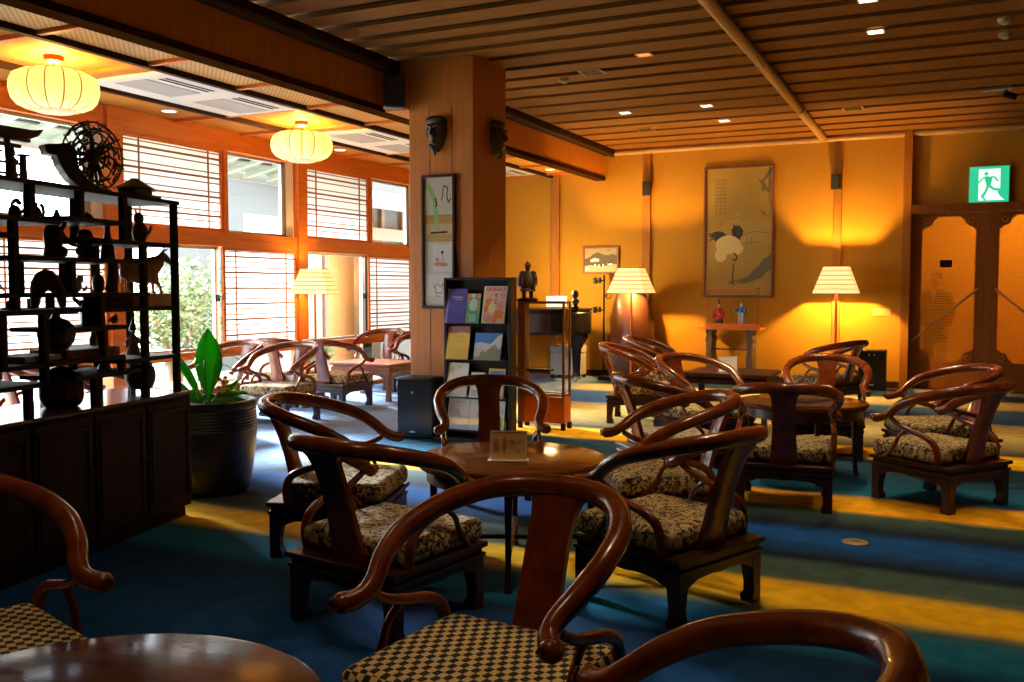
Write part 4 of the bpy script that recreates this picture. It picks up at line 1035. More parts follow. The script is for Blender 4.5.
b = MB(); b.lathe([(.030, .136), (.026, .15), (.014, .175), (.004, .205)], (0, .004, 0), 14); b.tube(spline([(.0, .016, .145), (-.02, .02, .12), (-.024, .02, .085)], 4), .009, 6); b.build('hat', M_BLACK, t)
t = orn('square_jar', 'big dark rounded square jar with lid on the cabinet top', 'jar', -.755, .715, .17)
b = MB(); b.box(-.135, .135, -.12, .12, 0, .175); b.build('body', M_POT, t, bevel=.055, seg=5)
b = MB(); b.lathe([(.075, .172), (.07, .185), (.03, .195), (.012, .200), (.010, .212), (.018, .222), (.004, .232)], (0, 0, 0), 20); b.build('lid', M_POT, t)
b = MB(); b.tube(spline([(.02, -.121, .10), (.03, -.126, .075), (.018, -.123, .05)], 4), .010, 6); b.build('emblem', mat('rust_glaze', (.35, .10, .04), .4), t)
t = orn('footed_pot', 'dark bronze pot on three little feet at the right end of the cabinet top', 'pot', -.135, .715, .17)
b = MB(); b.lathe([(.06, .02), (.085, .03), (.108, .07), (.112, .10), (.10, .14), (.085, .15), (.095, .168), (.085, .168), (.075, .14)], (0, 0, 0), 24); b.build('body', M_IRON, t)
for k in range(3):
    a = k * 2 * PI / 3 + .5; b = MB(); b.tube([(.06 * math.cos(a), .06 * math.sin(a), .04), (.07 * math.cos(a), .07 * math.sin(a), .0)], [.018, .011], 7); b.build('foot', M_IRON, t)
t = orn('gourd_jar', 'dark two-bulged jar at the left edge on the low plank', 'jar', -1.25, .866, .12)
b = MB(); b.lathe([(.04, 0), (.07, .03), (.07, .07), (.035, .095), (.05, .12), (.045, .15), (.02, .17), (.022, .178), (.012, .178)], (0, 0, 0), 20); b.build('body', M_POT, t)

# ------------------------------------------------------------------ planter with plant
t = thing('planter', 'large round dark ribbed ceramic planter at the end of the shelf cabinet', 'planter', (-4.29, 4.50, 0))
b = MB(); pr = [(.225, 0), (.245, .01)]
for k in range(27):
    z = .03 + k * .0195; r = .25 + .055 * math.sin(min(1, z / .45) * PI / 2) - .004 * max(0, z - .45) / .1
    pr += [(r, z), (r + .006, z + .010)]
pr += [(.300, .565), (.300, .585), (.285, .592), (.262, .588), (.255, .55), (.25, .53)]
b.lathe(pr, (0, 0, 0), 48, False); b.build('pot', grain('ribbed_glaze', (.004, .007, .016), (.010, .018, .038), (1, 1, 3), 14, .42, .1, bump=.4), t, ang=60)
b = MB(); b.lathe([(.256, .555), (.01, .565)], (0, 0, 0), 36); b.build('soil', grain('pebble_soil', (.30, .32, .34), (.62, .64, .66), (1, 1, 1), 40, .9, bump=.6), t)
M_LEAF = paper('paddle_leaf', (.07, .40, .03), .45)
M_FERN = paper('fern_leaf', (.20, .55, .08), .45)
pl = thing('potted_plant', 'green plant with one big upright paddle leaf growing in the dark planter', 'plant', (-4.29, 4.50, .566))
pl.scale = (1.15, 1.15, 1.1)
def paddle(p0, d, up, L, W, m, bend=.12, nm='leaf'):
    b = MB(); d = Vector(d).normalized(); side = Vector(up); n = d.cross(side).normalized(); rg = []
    prof = [(0, .06), (.08, .10), (.2, .42), (.35, .80), (.5, 1), (.65, .96), (.8, .72), (.92, .36), (1, .02)]
    for f, w in prof:
        c = Vector(p0) + d * L * f + n * bend * L * f * f
        ww = side.normalized() * W * w
        rg.append([c - ww + n * abs(W * w) * .22, c - ww * .5 + n * .02 * w, c - n * .004, c + ww * .5 + n * .02 * w, c + ww + n * abs(W * w) * .22])
    b.rings(rg, False, False)
    o = b.build(nm, m, pl, ang=70)
    md = o.modifiers.new('thick', 'SOLIDIFY'); md.thickness = .004
    return o
rx = Vector((math.cos(R(25)), math.sin(R(25)), 0))
paddle((0.01, 0, .0), (.02, -.02, 1), rx, .43, .078, M_LEAF, .03)
paddle((-.03, -.01, .0), (-.42, -.16, 1), rx + Vector((.1, -.6, .2)), .34, .040, M_LEAF, -.10)
q = random.Random(31)
for k in range(26):
    a = q.uniform(0, 2 * PI); l = q.uniform(.10, .22); u = q.uniform(.15, .7)
    paddle((.03 * math.cos(a), .03 * math.sin(a), .0), (math.cos(a), math.sin(a), u), (-math.sin(a), math.cos(a), 0), l, q.uniform(.010, .020), M_FERN, -.25 if k % 2 else .25, 'fern_leaf')
b = MB()
for k in range(10):
    a = q.uniform(0, 2 * PI); l = q.uniform(.12, .26)
    b.tube(spline([(.02 * math.cos(a), .02 * math.sin(a), 0), (.3 * l * math.cos(a), .3 * l * math.sin(a), l * 1.2), (.75 * l * math.cos(a), .75 * l * math.sin(a), l * 1.45), (1.2 * l * math.cos(a), 1.2 * l * math.sin(a), l * 1.2)], 4), .0022, 5)
b.build('grass_blade', mat('dry_blade', (.10, .16, .05), .6), pl)
b = MB()
for k in range(14):
    c = (.10 + q.uniform(-.04, .05), .03 + q.uniform(-.05, .05), .10 + q.uniform(-.05, .08))
    b.ball(c, (.014, .014, .011), 7, 5)
b.tube([(.03, 0, 0), (.10, .03, .1)], .003, 5); b.tube([(.03, 0, 0), (.13, .02, .15)], .003, 5)
b.build('blossom', mat('orange_blossom', (.85, .30, .04), .6), pl)

# ------------------------------------------------------------------ brochure rack and what is in it
rack = thing('brochure_rack', 'black metal brochure rack with four tiers in front of the pillar', 'brochure rack', (-3.63, 6.98, 0))
W2 = .305
b = MB()
for s in (-1, 1): b.box(s * W2 - .013, s * W2 + .013, -.02, .10, 0, 1.385)
b.box(-W2, W2, -.02, .10, 1.365, 1.385); b.box(-W2, W2, .085, .10, .04, 1.37)
b.build('frame', M_BLACKM, rack, smooth=False, bevel=.003)
b = MB(); b.box(-W2 - .02, W2 + .02, -.20, .12, 0, .035); b.build('base', M_BLACKM, rack, smooth=False, bevel=.004)
TZ = (1.00, .69, .37, .09)
for z in TZ:
    b = MB(); b.box(-W2 + .013, W2 - .013, -.055, .085, z - .012, z); b.build('tier', M_BLACKM, rack, smooth=False)
    b = MB(); b.box(-W2 + .013, W2 - .013, -.058, -.054, z, z + .10); b.build('clear_lip', M_GLASS, rack, smooth=False)
def art(w, h, base, layers, thick=.006):
    """a printed sheet: base board with flat printed shapes on its face (x right, z up, facing -y)"""
    b = MB(); mats = [base]; b.box(-w / 2, w / 2, 0, thick, 0, h)
    for i, (m, polys) in enumerate(layers):
        if m not in mats: mats.append(m)
        b.mi = mats.index(m); 
        for j, p in enumerate(polys):
            y = -.0006 * (i + 1) - .00002 * j
            vs = [b.bm.verts.new((u * w - w / 2, y, v * h)) for u, v in p]; b._f(vs)
    return b, mats
def rect(a, c, d, e): return [(a, c), (d, c), (d, e), (a, e)]
def disc(x, y, r, ry=None, n=14): return [(x + r * math.cos(2 * PI * k / n), y + (ry or r) * math.sin(2 * PI * k / n)) for k in range(n)]
def stroke(pts, w, asp=1.0):
    """ribbon polygons along pts"""
    out = []
    for (x0, y0), (x1, y1) in zip(pts[:-1], pts[1:]):
        dx, dy = x1 - x0, (y1 - y0) / asp; l = math.hypot(dx, dy) or 1e-6; nx, ny = -dy / l * w / 2, dx / l * w / 2 * asp
        out.append([(x0 + nx, y0 + ny), (x1 + nx, y1 + ny), (x1 - nx, y1 - ny), (x0 - nx, y0 - ny)])
    return out
C_ = lambda n, c: mat('print_' + n, c, .55, spec=.3)
Vio, Wht, Tea, Ora, Red, Yel, Mau, Blu, Snow, Gra, Grn = (C_('violet', (.09, .08, .36)), C_('white', (.80, .78, .76)), C_('teal', (.10, .36, .30)), C_('orange', (.75, .25, .05)), C_('red', (.62, .04, .03)), C_('yellow', (.75, .52, .10)),
    C_('mauve', (.36, .16, .18)), C_('blue', (.06, .22, .62)), C_('snow', (.62, .62, .58)), C_('grey', (.32, .33, .27)), C_('green', (.25, .42, .15)))
Pnk, Ppl = C_('pink', (.72, .35, .32)), C_('purple', (.22, .10, .28))
def brochure(label, x, tier, w, h, base, layers, thick=.008):
    b, ms = art(w * .99, h * 1.08, base, layers, thick)
    o = b.build('brochure', ms, None, smooth=False)
    o.location = (-3.63 + x * .93, 6.98 - .047, TZ[tier] + .001); o.rotation_euler = (R(-13), 0, 0)
    tag(o, label, 'brochure', 'brochures in the rack')
q = random.Random(9)
def textrows(x0, x1, y, n, dy, hh):
    out = []
    for k in range(n):
        x = x0
        while x < x1:
            l = q.uniform(.02, .06); out.append(rect(x, y - k * dy, min(x + l, x1), y - k * dy + hh)); x += l + .015
    return out
brochure('violet booklet on the top tier, leftmost', -.215, 0, .195, .275, Vio, [(C_('lavender', (.30, .30, .62)), [rect(0, 0, .12, 1)]), (Wht, textrows(.30, .80, .74, 1, .1, .025) + textrows(.45, .78, .68, 1, .1, .018))])
brochure('narrow teal and orange leaflet on the top tier, the middle one', -.035, 0, .13, .235, Tea, [(Ora, [rect(0, .86, .35, 1), rect(.7, .84, 1, 1), rect(0, .70, .15, .88)]), (C_('pale_teal', (.45, .62, .56)), [disc(.5, .62, .32, .22), rect(.3, .86, .6, 1)]), (Grn, [rect(.78, .35, 1, .8), rect(0, 0, .25, .35)]), (C_('aqua', (.25, .60, .55)), [rect(.25, .05, .75, .30)])])
brochure('orange and red magazine with white border on the top tier, rightmost', .175, 0, .215, .295, Wht, [(C_('peach', (.80, .52, .33)), [rect(.05, .04, .95, .86)]), (Red, [rect(.08, .87, .28, .97), rect(.31, .87, .50, .97), rect(.53, .87, .72, .97), rect(.75, .87, .94, .97)]),
    (Ora, [disc(.27, .58, .16, .10), disc(.72, .25, .22, .13), disc(.15, .40, .10, .10), disc(.55, .08, .12, .06)]), (Pnk, [disc(.80, .50, .18, .12), disc(.30, .14, .24, .12), disc(.85, .75, .12, .10)]), (C_('cream_print', (.80, .70, .48)), [disc(.42, .40, .14, .2)]),
    (Wht, sum([stroke([(x + .02, .90), (x + .16, .90)], .012) + stroke([(x + .03, .94), (x + .15, .94)], .012) + stroke([(x + .09, .88), (x + .09, .96)], .018) for x in (.08, .31, .53, .75)], [])),
    (Ppl, stroke([(.48, .78), (.64, .78)], .02) + stroke([(.56, .81), (.56, .73)], .022) + stroke([(.50, .74), (.62, .70)], .02) + stroke([(.49, .62), (.63, .62)], .02) + stroke([(.56, .66), (.56, .52)], .025) + stroke([(.49, .55), (.63, .53)], .022))])
brochure('yellow booklet with mauve top on the second tier', -.195, 1, .215, .265, Yel, [(Mau, [[(0, .80), (.3, .77), (.6, .83), (1, .78), (1, 1), (0, 1)]]), (C_('ochre_text', (.45, .28, .06)), textrows(.38, .66, .68, 1, .1, .018) + textrows(.42, .88, .52, 1, .1, .016))])
brochure('blue mountain photo brochure on the second tier', .115, 1, .255, .215, Gra, [(Blu, [rect(0, .55, 1, 1)]), (C_('pale_blue', (.45, .58, .70)), [[(0, .42), (0, .62), (.25, .66), (.6, .6), (1, .72), (1, .42)]]), (Snow, [[(0, .30), (.10, .50), (.22, .42), (.36, .60), (.50, .46), (.66, .66), (.85, .9), (1, .95), (1, .2), (0, .1)]]),
    (Gra, [[(.15, 0), (.28, .34), (.44, .28), (.60, .50), (.78, .60), (.90, .40), (1, .5), (1, 0)]]), (Grn, [[(.55, 0), (.7, .22), (.85, .15), (1, .25), (1, 0)]])])
brochure('white leaflet with small grey drawings on the third tier, leftmost', -.205, 2, .20, .27, Wht, [(C_('pale_green', (.52, .62, .50)), [disc(.2, .8, .12, .08), disc(.75, .55, .10, .06), rect(0, 0, 1, .10)]), (Gra, [disc(.55, .88, .03, .05), disc(.35, .33, .06, .04), disc(.66, .38, .05, .05), disc(.30, .62, .02, .02)]), (Red, [rect(.30, .26, .40, .30)])])
brochure('small white card on the third tier, in the middle', .005, 2, .13, .20, Wht, [(Gra, textrows(.2, .8, .72, 1, .1, .02)), (C_('grey_blue', (.5, .55, .6)), [rect(.1, .05, .9, .3)])])
brochure('yellow bordered leaflet with a blue picture on the third tier, rightmost', .195, 2, .155, .235, Yel, [(Blu, [rect(.08, .50, .92, .92)]), (Ora, [[(.25, .52), (.40, .66), (.52, .70), (.70, .60), (.85, .52)]]), (Wht, [rect(.08, .10, .92, .46)]), (C_('brown', (.25, .15, .08)), [rect(.1, .14, .45, .3)])])
brochure('white sheet with a small sketch on the lowest tier, leftmost', -.195, 3, .205, .27, Wht, [(Gra, textrows(.22, .80, .80, 1, .1, .02)), (C_('sketch', (.42, .40, .42)), sum([stroke([(.35 + .3 * q.random(), .35 + .25 * q.random()), (.35 + .3 * q.random(), .35 + .25 * q.random())], .012) for k in range(14)], []))])
brochure('white sheet with a small sketch on the lowest tier, in the middle', .03, 3, .205, .27, Wht, [(Gra, textrows(.22, .80, .80, 1, .1, .02)), (C_('sketch', (.42, .40, .42)), sum([stroke([(.35 + .3 * q.random(), .35 + .25 * q.random()), (.35 + .3 * q.random(), .35 + .25 * q.random())], .012) for k in range(14)], []))])
brochure('narrow white leaflet with green picture on the lowest tier, rightmost', .215, 3, .115, .24, Wht, [(C_('sky_print', (.55, .68, .78)), [rect(.08, .58, .92, .72)]), (Grn, [[(.08, .15), (.08, .5), (.35, .42), (.6, .55), (.92, .40), (.92, .15)]]), (Yel, [disc(.35, .3, .18, .08)])])

# air purifier
t = thing('air_purifier', 'black upright air purifier on the floor left of the brochure rack', 'air purifier', (-4.165, 6.93, 0), R(4))
b = MB(); b.box(-.175, .175, -.11, .11, 0, .53); b.build('body', M_BLACK, t, bevel=.02, seg=3)
b = MB(); b.box(-.165, .165, -.116, -.11, .03, .51); b.build('front_panel', M_BLACKG, t, smooth=False, bevel=.003)
b = MB(); b.cbox((-.02, -.118, .40), (.016, .003, .018)); b.cbox((-.02, -.118, .06), (.05, .003, .012)); b.build('badge', mat('badge_silver', (.6, .62, .62), .3, .8), t, smooth=False)
b = MB()
for k in range(9): b.box(-.14, .14, -.07 + k * .017, -.062 + k * .017, .529, .534)
b.build('top_grille', M_BLACKM, t, smooth=False)

# framed picture on the pillar
t = thing('tall_picture', 'tall narrow framed picture hanging on the front of the pillar', 'picture', (-4.065, PY0 - .001, 1.115))
w, h = .335, 1.165
b = MB(); f = .024
b.box(-w / 2, w / 2, -.035, 0, 0, f); b.box(-w / 2, w / 2, -.035, 0, h - f, h); b.box(-w / 2, -w / 2 + f, -.035, 0, f, h - f); b.box(w / 2 - f, w / 2, -.035, 0, f, h - f)
b.build('frame', mat('picture_black', (.015, .010, .008), .3), t, smooth=False, bevel=.003)
P1, P2, P3 = C_('rice_paper', (.66, .66, .56)), C_('tan_band', (.56, .34, .10)), C_('ink', (.03, .035, .03))
b, ms = art(w - .04, h - .04, P1, [(P2, [rect(.05, .50, .97, .56), rect(.05, .64, .97, .71)]), (C_('tan_light', (.66, .52, .28)), [rect(.05, .56, .97, .64)]), (Wht, [rect(.30, .27, .92, .48), rect(.06, .08, .92, .25)]),
    (C_('pine_green', (.30, .62, .22)), stroke([(.05, .95), (.25, .90), (.38, .80), (.42, .70), (.45, .60)], .13, .3)),
    (P3, stroke([(.66, .92), (.64, .86), (.60, .82)], .03, .3) + stroke([(.66, .93), (.80, .92), (.78, .84), (.84, .80), (.92, .83)], .035, .3) + stroke([(.38, .84), (.44, .79), (.40, .77)], .05, .3) + [disc(.62, .42, .045, .012)] + stroke([(.62, .42), (.66, .35)], .015, .3)
        + stroke([(.30, .18), (.40, .11), (.58, .10), (.66, .18), (.55, .15), (.45, .18), (.36, .15), (.42, .08), (.55, .08)], .016, .3) + stroke([(.22, .57), (.80, .575)], .05, .3)),
    (C_('salmon', (.72, .34, .20)), [disc(.48, .33, .14, .018), disc(.66, .325, .16, .016), disc(.45, .365, .08, .014)])], .004)
o = b.build('picture', ms, t, smooth=False); o.location = (0, -.012, .02)
b = MB(); b.box(-w / 2 + f, w / 2 - f, -.028, -.026, f, h - f); b.build('glazing', M_GLASS, t, smooth=False)

# carved masks on the pillar
def mask(x, y, z, rot, label, m):
    t = thing('carved_mask', label, 'mask', (x, y, z), rot, 'carved masks on the pillar'); t.scale = (.82, .9, .78)
    b = MB(); rg = []
    for zz, w, d in ((-.19, .012, .03), (-.15, .045, .06), (-.10, .075, .085), (-.04, .098, .10), (.03, .11, .105), (.09, .112, .10), (.14, .10, .085), (.18, .06, .055), (.195, .02, .02)):
        rg.append([(w * math.sin(a), -d * max(0, math.cos(a)) - .002, zz) for a in [-PI / 2 + PI * k / 10 for k in range(11)]] + [(w * .9, 0, zz), (-w * .9, 0, zz)])
    b.rings(rg)
    b.tube([(0, -.10, .06), (0, -.135, -.01), (0, -.115, -.035)], [.014, .024, .02], 8)
    for s in (-1, 1): b.tube(spline([(s * .015, -.105, .075), (s * .05, -.108, .092), (s * .09, -.07, .07)], 4), .015, 7); b.ball((s * .045, -.092, .045), (.020, .012, .010)); b.ball((s * .108, -.02, .02), (.012, .02, .035))
    b.ball((0, -.095, -.075), (.04, .018, .012)); b.ball((0, -.09, -.10), (.034, .018, .010))
    b.build('face', m, t)
    b = MB(); b.ball((0, -.03, .15), (.125, .075, .062)); b.build('hair', M_IRON, t)
    b = MB(); b.tube(spline([(-.05, -.05, -.12), (0, -.075, -.17), (0, -.05, -.23)], 4), [.035 - .0035 * k for k in range(9)], 8)
    b.build('beard', M_IRON, t)
mask(-4.08, PY0 - .001, 2.62, 0, 'dark carved face mask on the front of the pillar above the picture', M_DKWOOD)
mask(PX1 + .001, 7.50, 2.62, R(90), 'dark carved face mask on the right side of the pillar', M_DKWOOD)
def speaker(loc, rot, label, s=1.0, tilt=0):
    t = thing('wall_speaker', label, 'speaker', loc, rot)
    b = MB(); b.cbox((0, -.055 * s, 0), (.12 * s, .10 * s, .19 * s)); b.build('cabinet', M_BLACK, t, smooth=False, bevel=.012 * s)
    b = MB(); b.box(-.052 * s, .052 * s, -.110 * s, -.104 * s, -.085 * s, .085 * s); b.build('grille', mat('speaker_cloth', (.03, .028, .025), .9), t, smooth=False, bevel=.004)
    b = MB(); b.tube([(0, 0, .05 * s), (0, -.02 * s, .05 * s)], .015, 8); b.build('bracket', M_BLACKM, t)
speaker((-3.98, YB - .04, 2.70), R(20), 'small black speaker on the upright post above the boulder lamp')
speaker((-1.39, YB - .04, 2.67), R(-15), 'small black speaker on the upright post right of the crane painting')
speaker((-4.50, 7.04, 3.0), R(40), 'black box speaker under the beam at the corner of the pillar', 1.5)

# ------------------------------------------------------------------ glass case with statue
case = thing('glass_case', 'glass showcase in a thin dark frame on a low wooden box, behind the brochure rack', 'display case', (-3.38, 7.97, 0))
x0, x1, y0, y1, hh = -.23, .20, -.17, -.02, 1.175
b = MB()
for x in (x0, x1):
    for y in (y0, y1): b.box(x - .009, x + .009, y - .009, y + .009, .06, hh)
for y in (y0, y1):
    for z in (hh, .33): b.box(x0, x1, y - .011, y + .011, z - .022, z)
for x in (x0, x1):
    for z in (hh, .33): b.box(x - .011, x + .011, y0, y1, z - .022, z)
b.box(x0 - .02, x0 + .05, y0 - .015, y0 + .03, .06, hh); b.box(x0, x0 + .02, y0, y1, .33, hh)
b.build('frame', grain('case_frame', (.14, .065, .02), (.22, .10, .03), (4, 4, 1), 5, .4), case, smooth=False)
b = MB(); b.box(x0 - .03, x0 + .10, y0 - .02, y1 + .02, hh, hh + .02); b.build('top_plate', M_DARKW, case, smooth=False, bevel=.003)
b = MB(); b.box(x0, x0 + .28, y0 + .02, y1 - .02, .53, .55); b.build('inner_shelf', M_DARKW, case, smooth=False)
b = MB(); b.box(x0 - .01, x1 + .01, y0 - .01, y1 + .01, .06, .30); b.build('base_box', M_CEDAR, case, smooth=False, bevel=.006)
for sx in (x0, x1):
    for sy in (y0, y1): b = MB(); b.box(sx - .018, sx + .018, sy - .018, sy + .018, 0, .06); b.build('foot', M_DARKBEAM, case, smooth=False)
b = MB()
b.box(x0 + .013, x1 - .013, y0 - .003, y0, .37, hh - .02); b.box(x1, x1 + .003, y0 + .013, y1 - .013, .37, hh - .02); b.box(x0 + .013, x1 - .013, y1, y1 + .003, .37, hh - .02)
b.build('pane', M_GLASS, case, smooth=False)
t = thing('wooden_statue', 'dark wooden statue of a bulky armoured figure standing on the glass showcase beside the rack', 'statue', (-3.57, 7.87, 1.195), R(10))
t.scale = (.74, .74, .86)
b = MB()
b.lathe([(.085, .10), (.10, .13), (.095, .20), (.08, .25), (.06, .285), (.03, .30)], (0, 0, 0), 18, sy=.8)
b.ball((0, -.005, .335), (.036, .036, .042), 14, 9)
for s in (-1, 1):
    b.tube(spline([(s * .035, 0, .14), (s * .045, -.01, .07), (s * .048, 0, .0)], 4), [.035, .034, .033, .03, .028, .026, .024, .026, .03], 9)
    b.tube(spline([(s * .06, 0, .275), (s * .10, -.01, .22), (s * .105, -.03, .16), (s * .085, -.06, .15)], 4), [.034, .033, .032, .031, .030, .029, .028, .027, .026, .024, .022, .02, .02], 9)
    b.ball((s * .072, 0, .275), (.04, .035, .03))
b.build('figure', M_DKWOOD, t)
b = MB(); b.lathe([(.04, .35), (.043, .36), (.03, .385), (.012, .395), (.006, .41)], (0, 0, 0), 14); b.tube([(-.05, .0, .36), (.05, 0, .36)], .006, 6); b.build('helmet', M_DKWOOD, t)
b = MB(); b.lathe([(.11, .08), (.105, .10), (.09, .125)], (0, 0, 0), 16, False, sy=.8); b.tube([(.075, -.06, .15), (.135, -.07, .22)], .007, 6); b.build('armour_skirt', M_DKWOOD, t)
b = MB(); b.box(-.10, .10, -.07, .07, 0, .012); b.build('base', M_DKWOOD, t, smooth=False)

# ------------------------------------------------------------------ piano corner
t = thing('grand_piano', 'black grand piano by the back wall, its rounded end showing past the glass showcase', 'piano', (-5.15, 12.0, 0))
ol = [(-1.1, .55), (-1.1, -.55), (.1, -.55), (.35, -.50), (.52, -.38), (.62, -.18), (.64, .05), (.58, .25), (.40, .40), (.1, .50)]
b = MB(); b.prism(ol, 'z', .66, .98); b.build('case', M_BLACKG, t, bevel=.03, seg=3)
b = MB(); b.prism([(x * 1.015, y * 1.015) for x, y in ol], 'z', .985, 1.015); b.build('lid', M_BLACKG, t, bevel=.006)
for x, y in ((.46, -.02), (-.9, -.35), (-.9, .35)):
    b = MB(); b.rings([[(x + sx * w, y + sy * w, z) for sx, sy in ((-1, -1), (1, -1), (1, 1), (-1, 1))] for z, w in ((.68, .13), (.60, .125), (.52, .085), (.45, .052), (.12, .040), (.07, .045))])
    lg = b.build('leg', M_BLACKG, t, smooth=False, bevel=.006)
    b = MB(); b.cbox((x, y, .06), (.05, .05, .03)); b.tube([(x - .014, y, .03), (x + .014, y, .03)], .03, 12); b.build('caster', M_BRASS, lg)
b = MB(); b.box(-1.28, -1.1, -.5, .5, .62, .78); b.build('keyboard', M_BLACKG, t, smooth=False, bevel=.01)
t = thing('paper_lantern', 'small glowing white box lantern on the piano', 'lantern', (-4.94, 11.86, 1.016), .1)
b = MB(); b.box(-.125, .125, -.08, .08, .02, .165); b.build('paper_body', mat('lantern_paper', (.95, .85, .65), .7, emit=(1, .78, .42), es=1.6), t, smooth=False)
b = MB(); b.box(-.13, .13, -.085, .085, 0, .02); b.build('base', M_BATTEN, t, smooth=False)
point_light('lantern_glow', t, (0, .14, .30), 75, (1, .66, .25), .06)
t = thing('bust_statuette', 'small dark bust on the end of the piano', 'bust', (-4.66, 11.85, 1.016))
b = MB(); b.lathe([(.05, 0), (.052, .02), (.035, .03), (.03, .06)], (0, 0, 0), 16); b.build('base', M_BLACKG, t)
b = MB(); b.lathe([(.03, .055), (.06, .09), (.05, .115), (.022, .135), (.02, .15)], (0, 0, 0), 16, sy=.7); b.ball((0, -.006, .19), (.046, .05, .058), 16, 10); b.tube([(0, -.05, .2), (0, -.062, .18)], [.006, .01], 6); b.build('head', M_IRON, t)
t = thing('piano_bench', 'grey covered piano bench under the piano', 'bench', (-5.0, 12.45, 0))
b = MB(); b.box(-.22, .22, -.17, .17, .36, .47); b.build('seat', mat('grey_cover', (.42, .40, .38), .85), t, bevel=.02)
b = MB(); b.box(-.215, .215, -.165, .165, .05, .36); b.build('cover_skirt', MATS['grey_cover'], t, smooth=False, bevel=.01)
for sx in (-1, 1):
    for sy in (-1, 1): b = MB(); b.box(sx * .19 - .02, sx * .19 + .02, sy * .14 - .02, sy * .14 + .02, 0, .05); b.build('leg', M_BLACKG, t, smooth=False)
t = thing('light_stand', 'slim black stand with clamps beside the brown boulder, under the landscape picture', 'stand', (-4.53, 12.64, 0))
b = MB(); b.tube([(0, 0, .03), (0, 0, 1.48)], .014, 8); b.build('pole', M_BLACKM, t)
b = MB(); b.lathe([(.075, 0), (.075, .015), (.03, .035), (.015, .05)], (0, 0, 0), 20); b.build('base', M_BLACKM, t)
for z in (1.40, .98):
    b = MB(); b.tube([(0, -.01, z), (-.05, -.02, z)], .012, 6); b.tube([(-.05, -.04, z - .035), (-.05, -.04, z + .045)], .022, 8); b.tube([(-.12, -.04, z - .045), (-.12, -.04, z + .045)], .03, 10); b.tube([(-.05, -.04, z), (-.12, -.04, z)], .016, 8); b.build('clamp', M_BLACKM, t)
b = MB(); b.tube([(.07 + .04 * math.cos(k * PI / 8), 0, 1.18 + .04 * math.sin(k * PI / 8)) for k in range(17)], .007, 6); b.tube([(0, 0, 1.18), (.07, 0, 1.18)], .006, 6); b.build('ring', M_BLACKM, t)
t = thing('landscape_picture', 'small framed landscape picture with grey hills, leaning out above the piano', 'picture', (-4.67, YB - .002, 1.50))
w, h = .56, .40
b = MB(); f = .03
b.box(-w / 2, w / 2, -.03, 0, 0, f); b.box(-w / 2, w / 2, -.03, 0, h - f, h); b.box(-w / 2, -w / 2 + f, -.03, 0, f, h - f); b.box(w / 2 - f, w / 2, -.03, 0, f, h - f); b.build('frame', M_DOORW, t, smooth=False, bevel=.004)
Sand, Hill, Mist = C_('sand', (.44, .32, .15)), C_('hill', (.13, .10, .05)), C_('mist', (.62, .60, .54))
b, ms = art(w - .05, h - .05, Sand, [(Hill, [[(0, .55), (.15, .62), (.28, .76), (.42, .84), (.55, .74), (.7, .70), (.85, .76), (1, .68), (1, .2), (0, .2)]]), (Mist, [[(.18, .42), (.45, .44), (.45, .56), (.30, .60), (.18, .52)]]),
    (C_('straw', (.60, .48, .26)), [[(0, 0), (1, 0), (1, .34), (.8, .3), (.5, .22), (.2, .3), (0, .26)]]), (Wht, [rect(.03, .06, .08, .2), rect(.11, .08, .14, .22), rect(.30, .2, .36, .34), rect(.42, .18, .48, .32), rect(.55, .2, .60, .34), rect(.70, .3, .86, .36)]), (P3, stroke([(.68, .90), (.84, .93)], .02) + stroke([(.7, .32), (.88, .5)], .015) + stroke([(.5, .3), (.62, .42)], .015))], .004)
o = b.build('picture', ms, t, smooth=False); o.location = (0, -.012, .025)
t = thing('boulder', 'big polished brown boulder against the back wall, behind the floor lamp', 'boulder', (-4.08, 12.52, 0))
b = MB(); q = random.Random(5); rg = []
for z, cx, w, d in ((0, -.02, .30, .22), (.08, 0, .345, .25), (.3, .0, .36, .26), (.5, .0, .35, .25), (.68, .02, .31, .23), (.82, .02, .30, .21), (.95, .0, .275, .18), (1.08, -.01, .25, .16), (1.2, -.01, .20, .13), (1.3, .0, .13, .09), (1.36, .01, .05, .04)):
    rg.append([(cx + w * (1 + .06 * math.sin(3 * a + z * 7) + .04 * math.sin(5 * a - z * 9)) * math.cos(a), d * (1 + .06 * math.sin(2 * a + z * 5)) * math.sin(a), z) for a in [2 * PI * k / 32 for k in range(32)]])
b.rings(rg); b.build('stone', grain('brown_stone', (.045, .013, .005), (.10, .034, .012), (1, 1, 1), 3.5, .35, .15, bump=.15), t, ang=80)
b = MB(); b.box(-.40, .40, -.27, .27, 0, .06); b.build('stand', M_DARKW, t, smooth=False, bevel=.01)

# ------------------------------------------------------------------ console, doll case, painting
t = thing('console_table', 'narrow wooden console table with dark carved legs below the crane painting', 'console table', (-2.70, 12.62, 0))
b = MB(); b.box(-.42, .42, -.17, .17, .735, .765); b.build('top', M_CEDARH, t, smooth=False, bevel=.004)
for s in (-1, 1):
    b = MB(); px = s * .27
    b.prism([(px - .052, .735), (px + .052, .735), (px + .045, .69), (px + .035, .66), (px + .055, .60), (px + .04, .54), (px + .045, .50), (px + .035, .44), (px + .05, .36), (px + .045, .2), (px + .055, .08), (px + .05, 0), (px - .05, 0), (px - .055, .08), (px - .045, .2), (px - .05, .36), (px - .035, .44), (px - .045, .50), (px - .04, .54), (px - .055, .60), (px - .035, .66), (px - .045, .69)], 'y', -.13, .13)
    b.build('leg', M_DKWOOD, t, smooth=False, bevel=.008)
b = MB(); b.box(-.26, .26, -.02, .02, .455, .478); b.build('stretcher', M_DKWOOD, t, smooth=False)
dc = thing('doll_case', 'glass doll case in a thin wooden frame on the console table', 'display case', (-2.68, 12.60, .765))
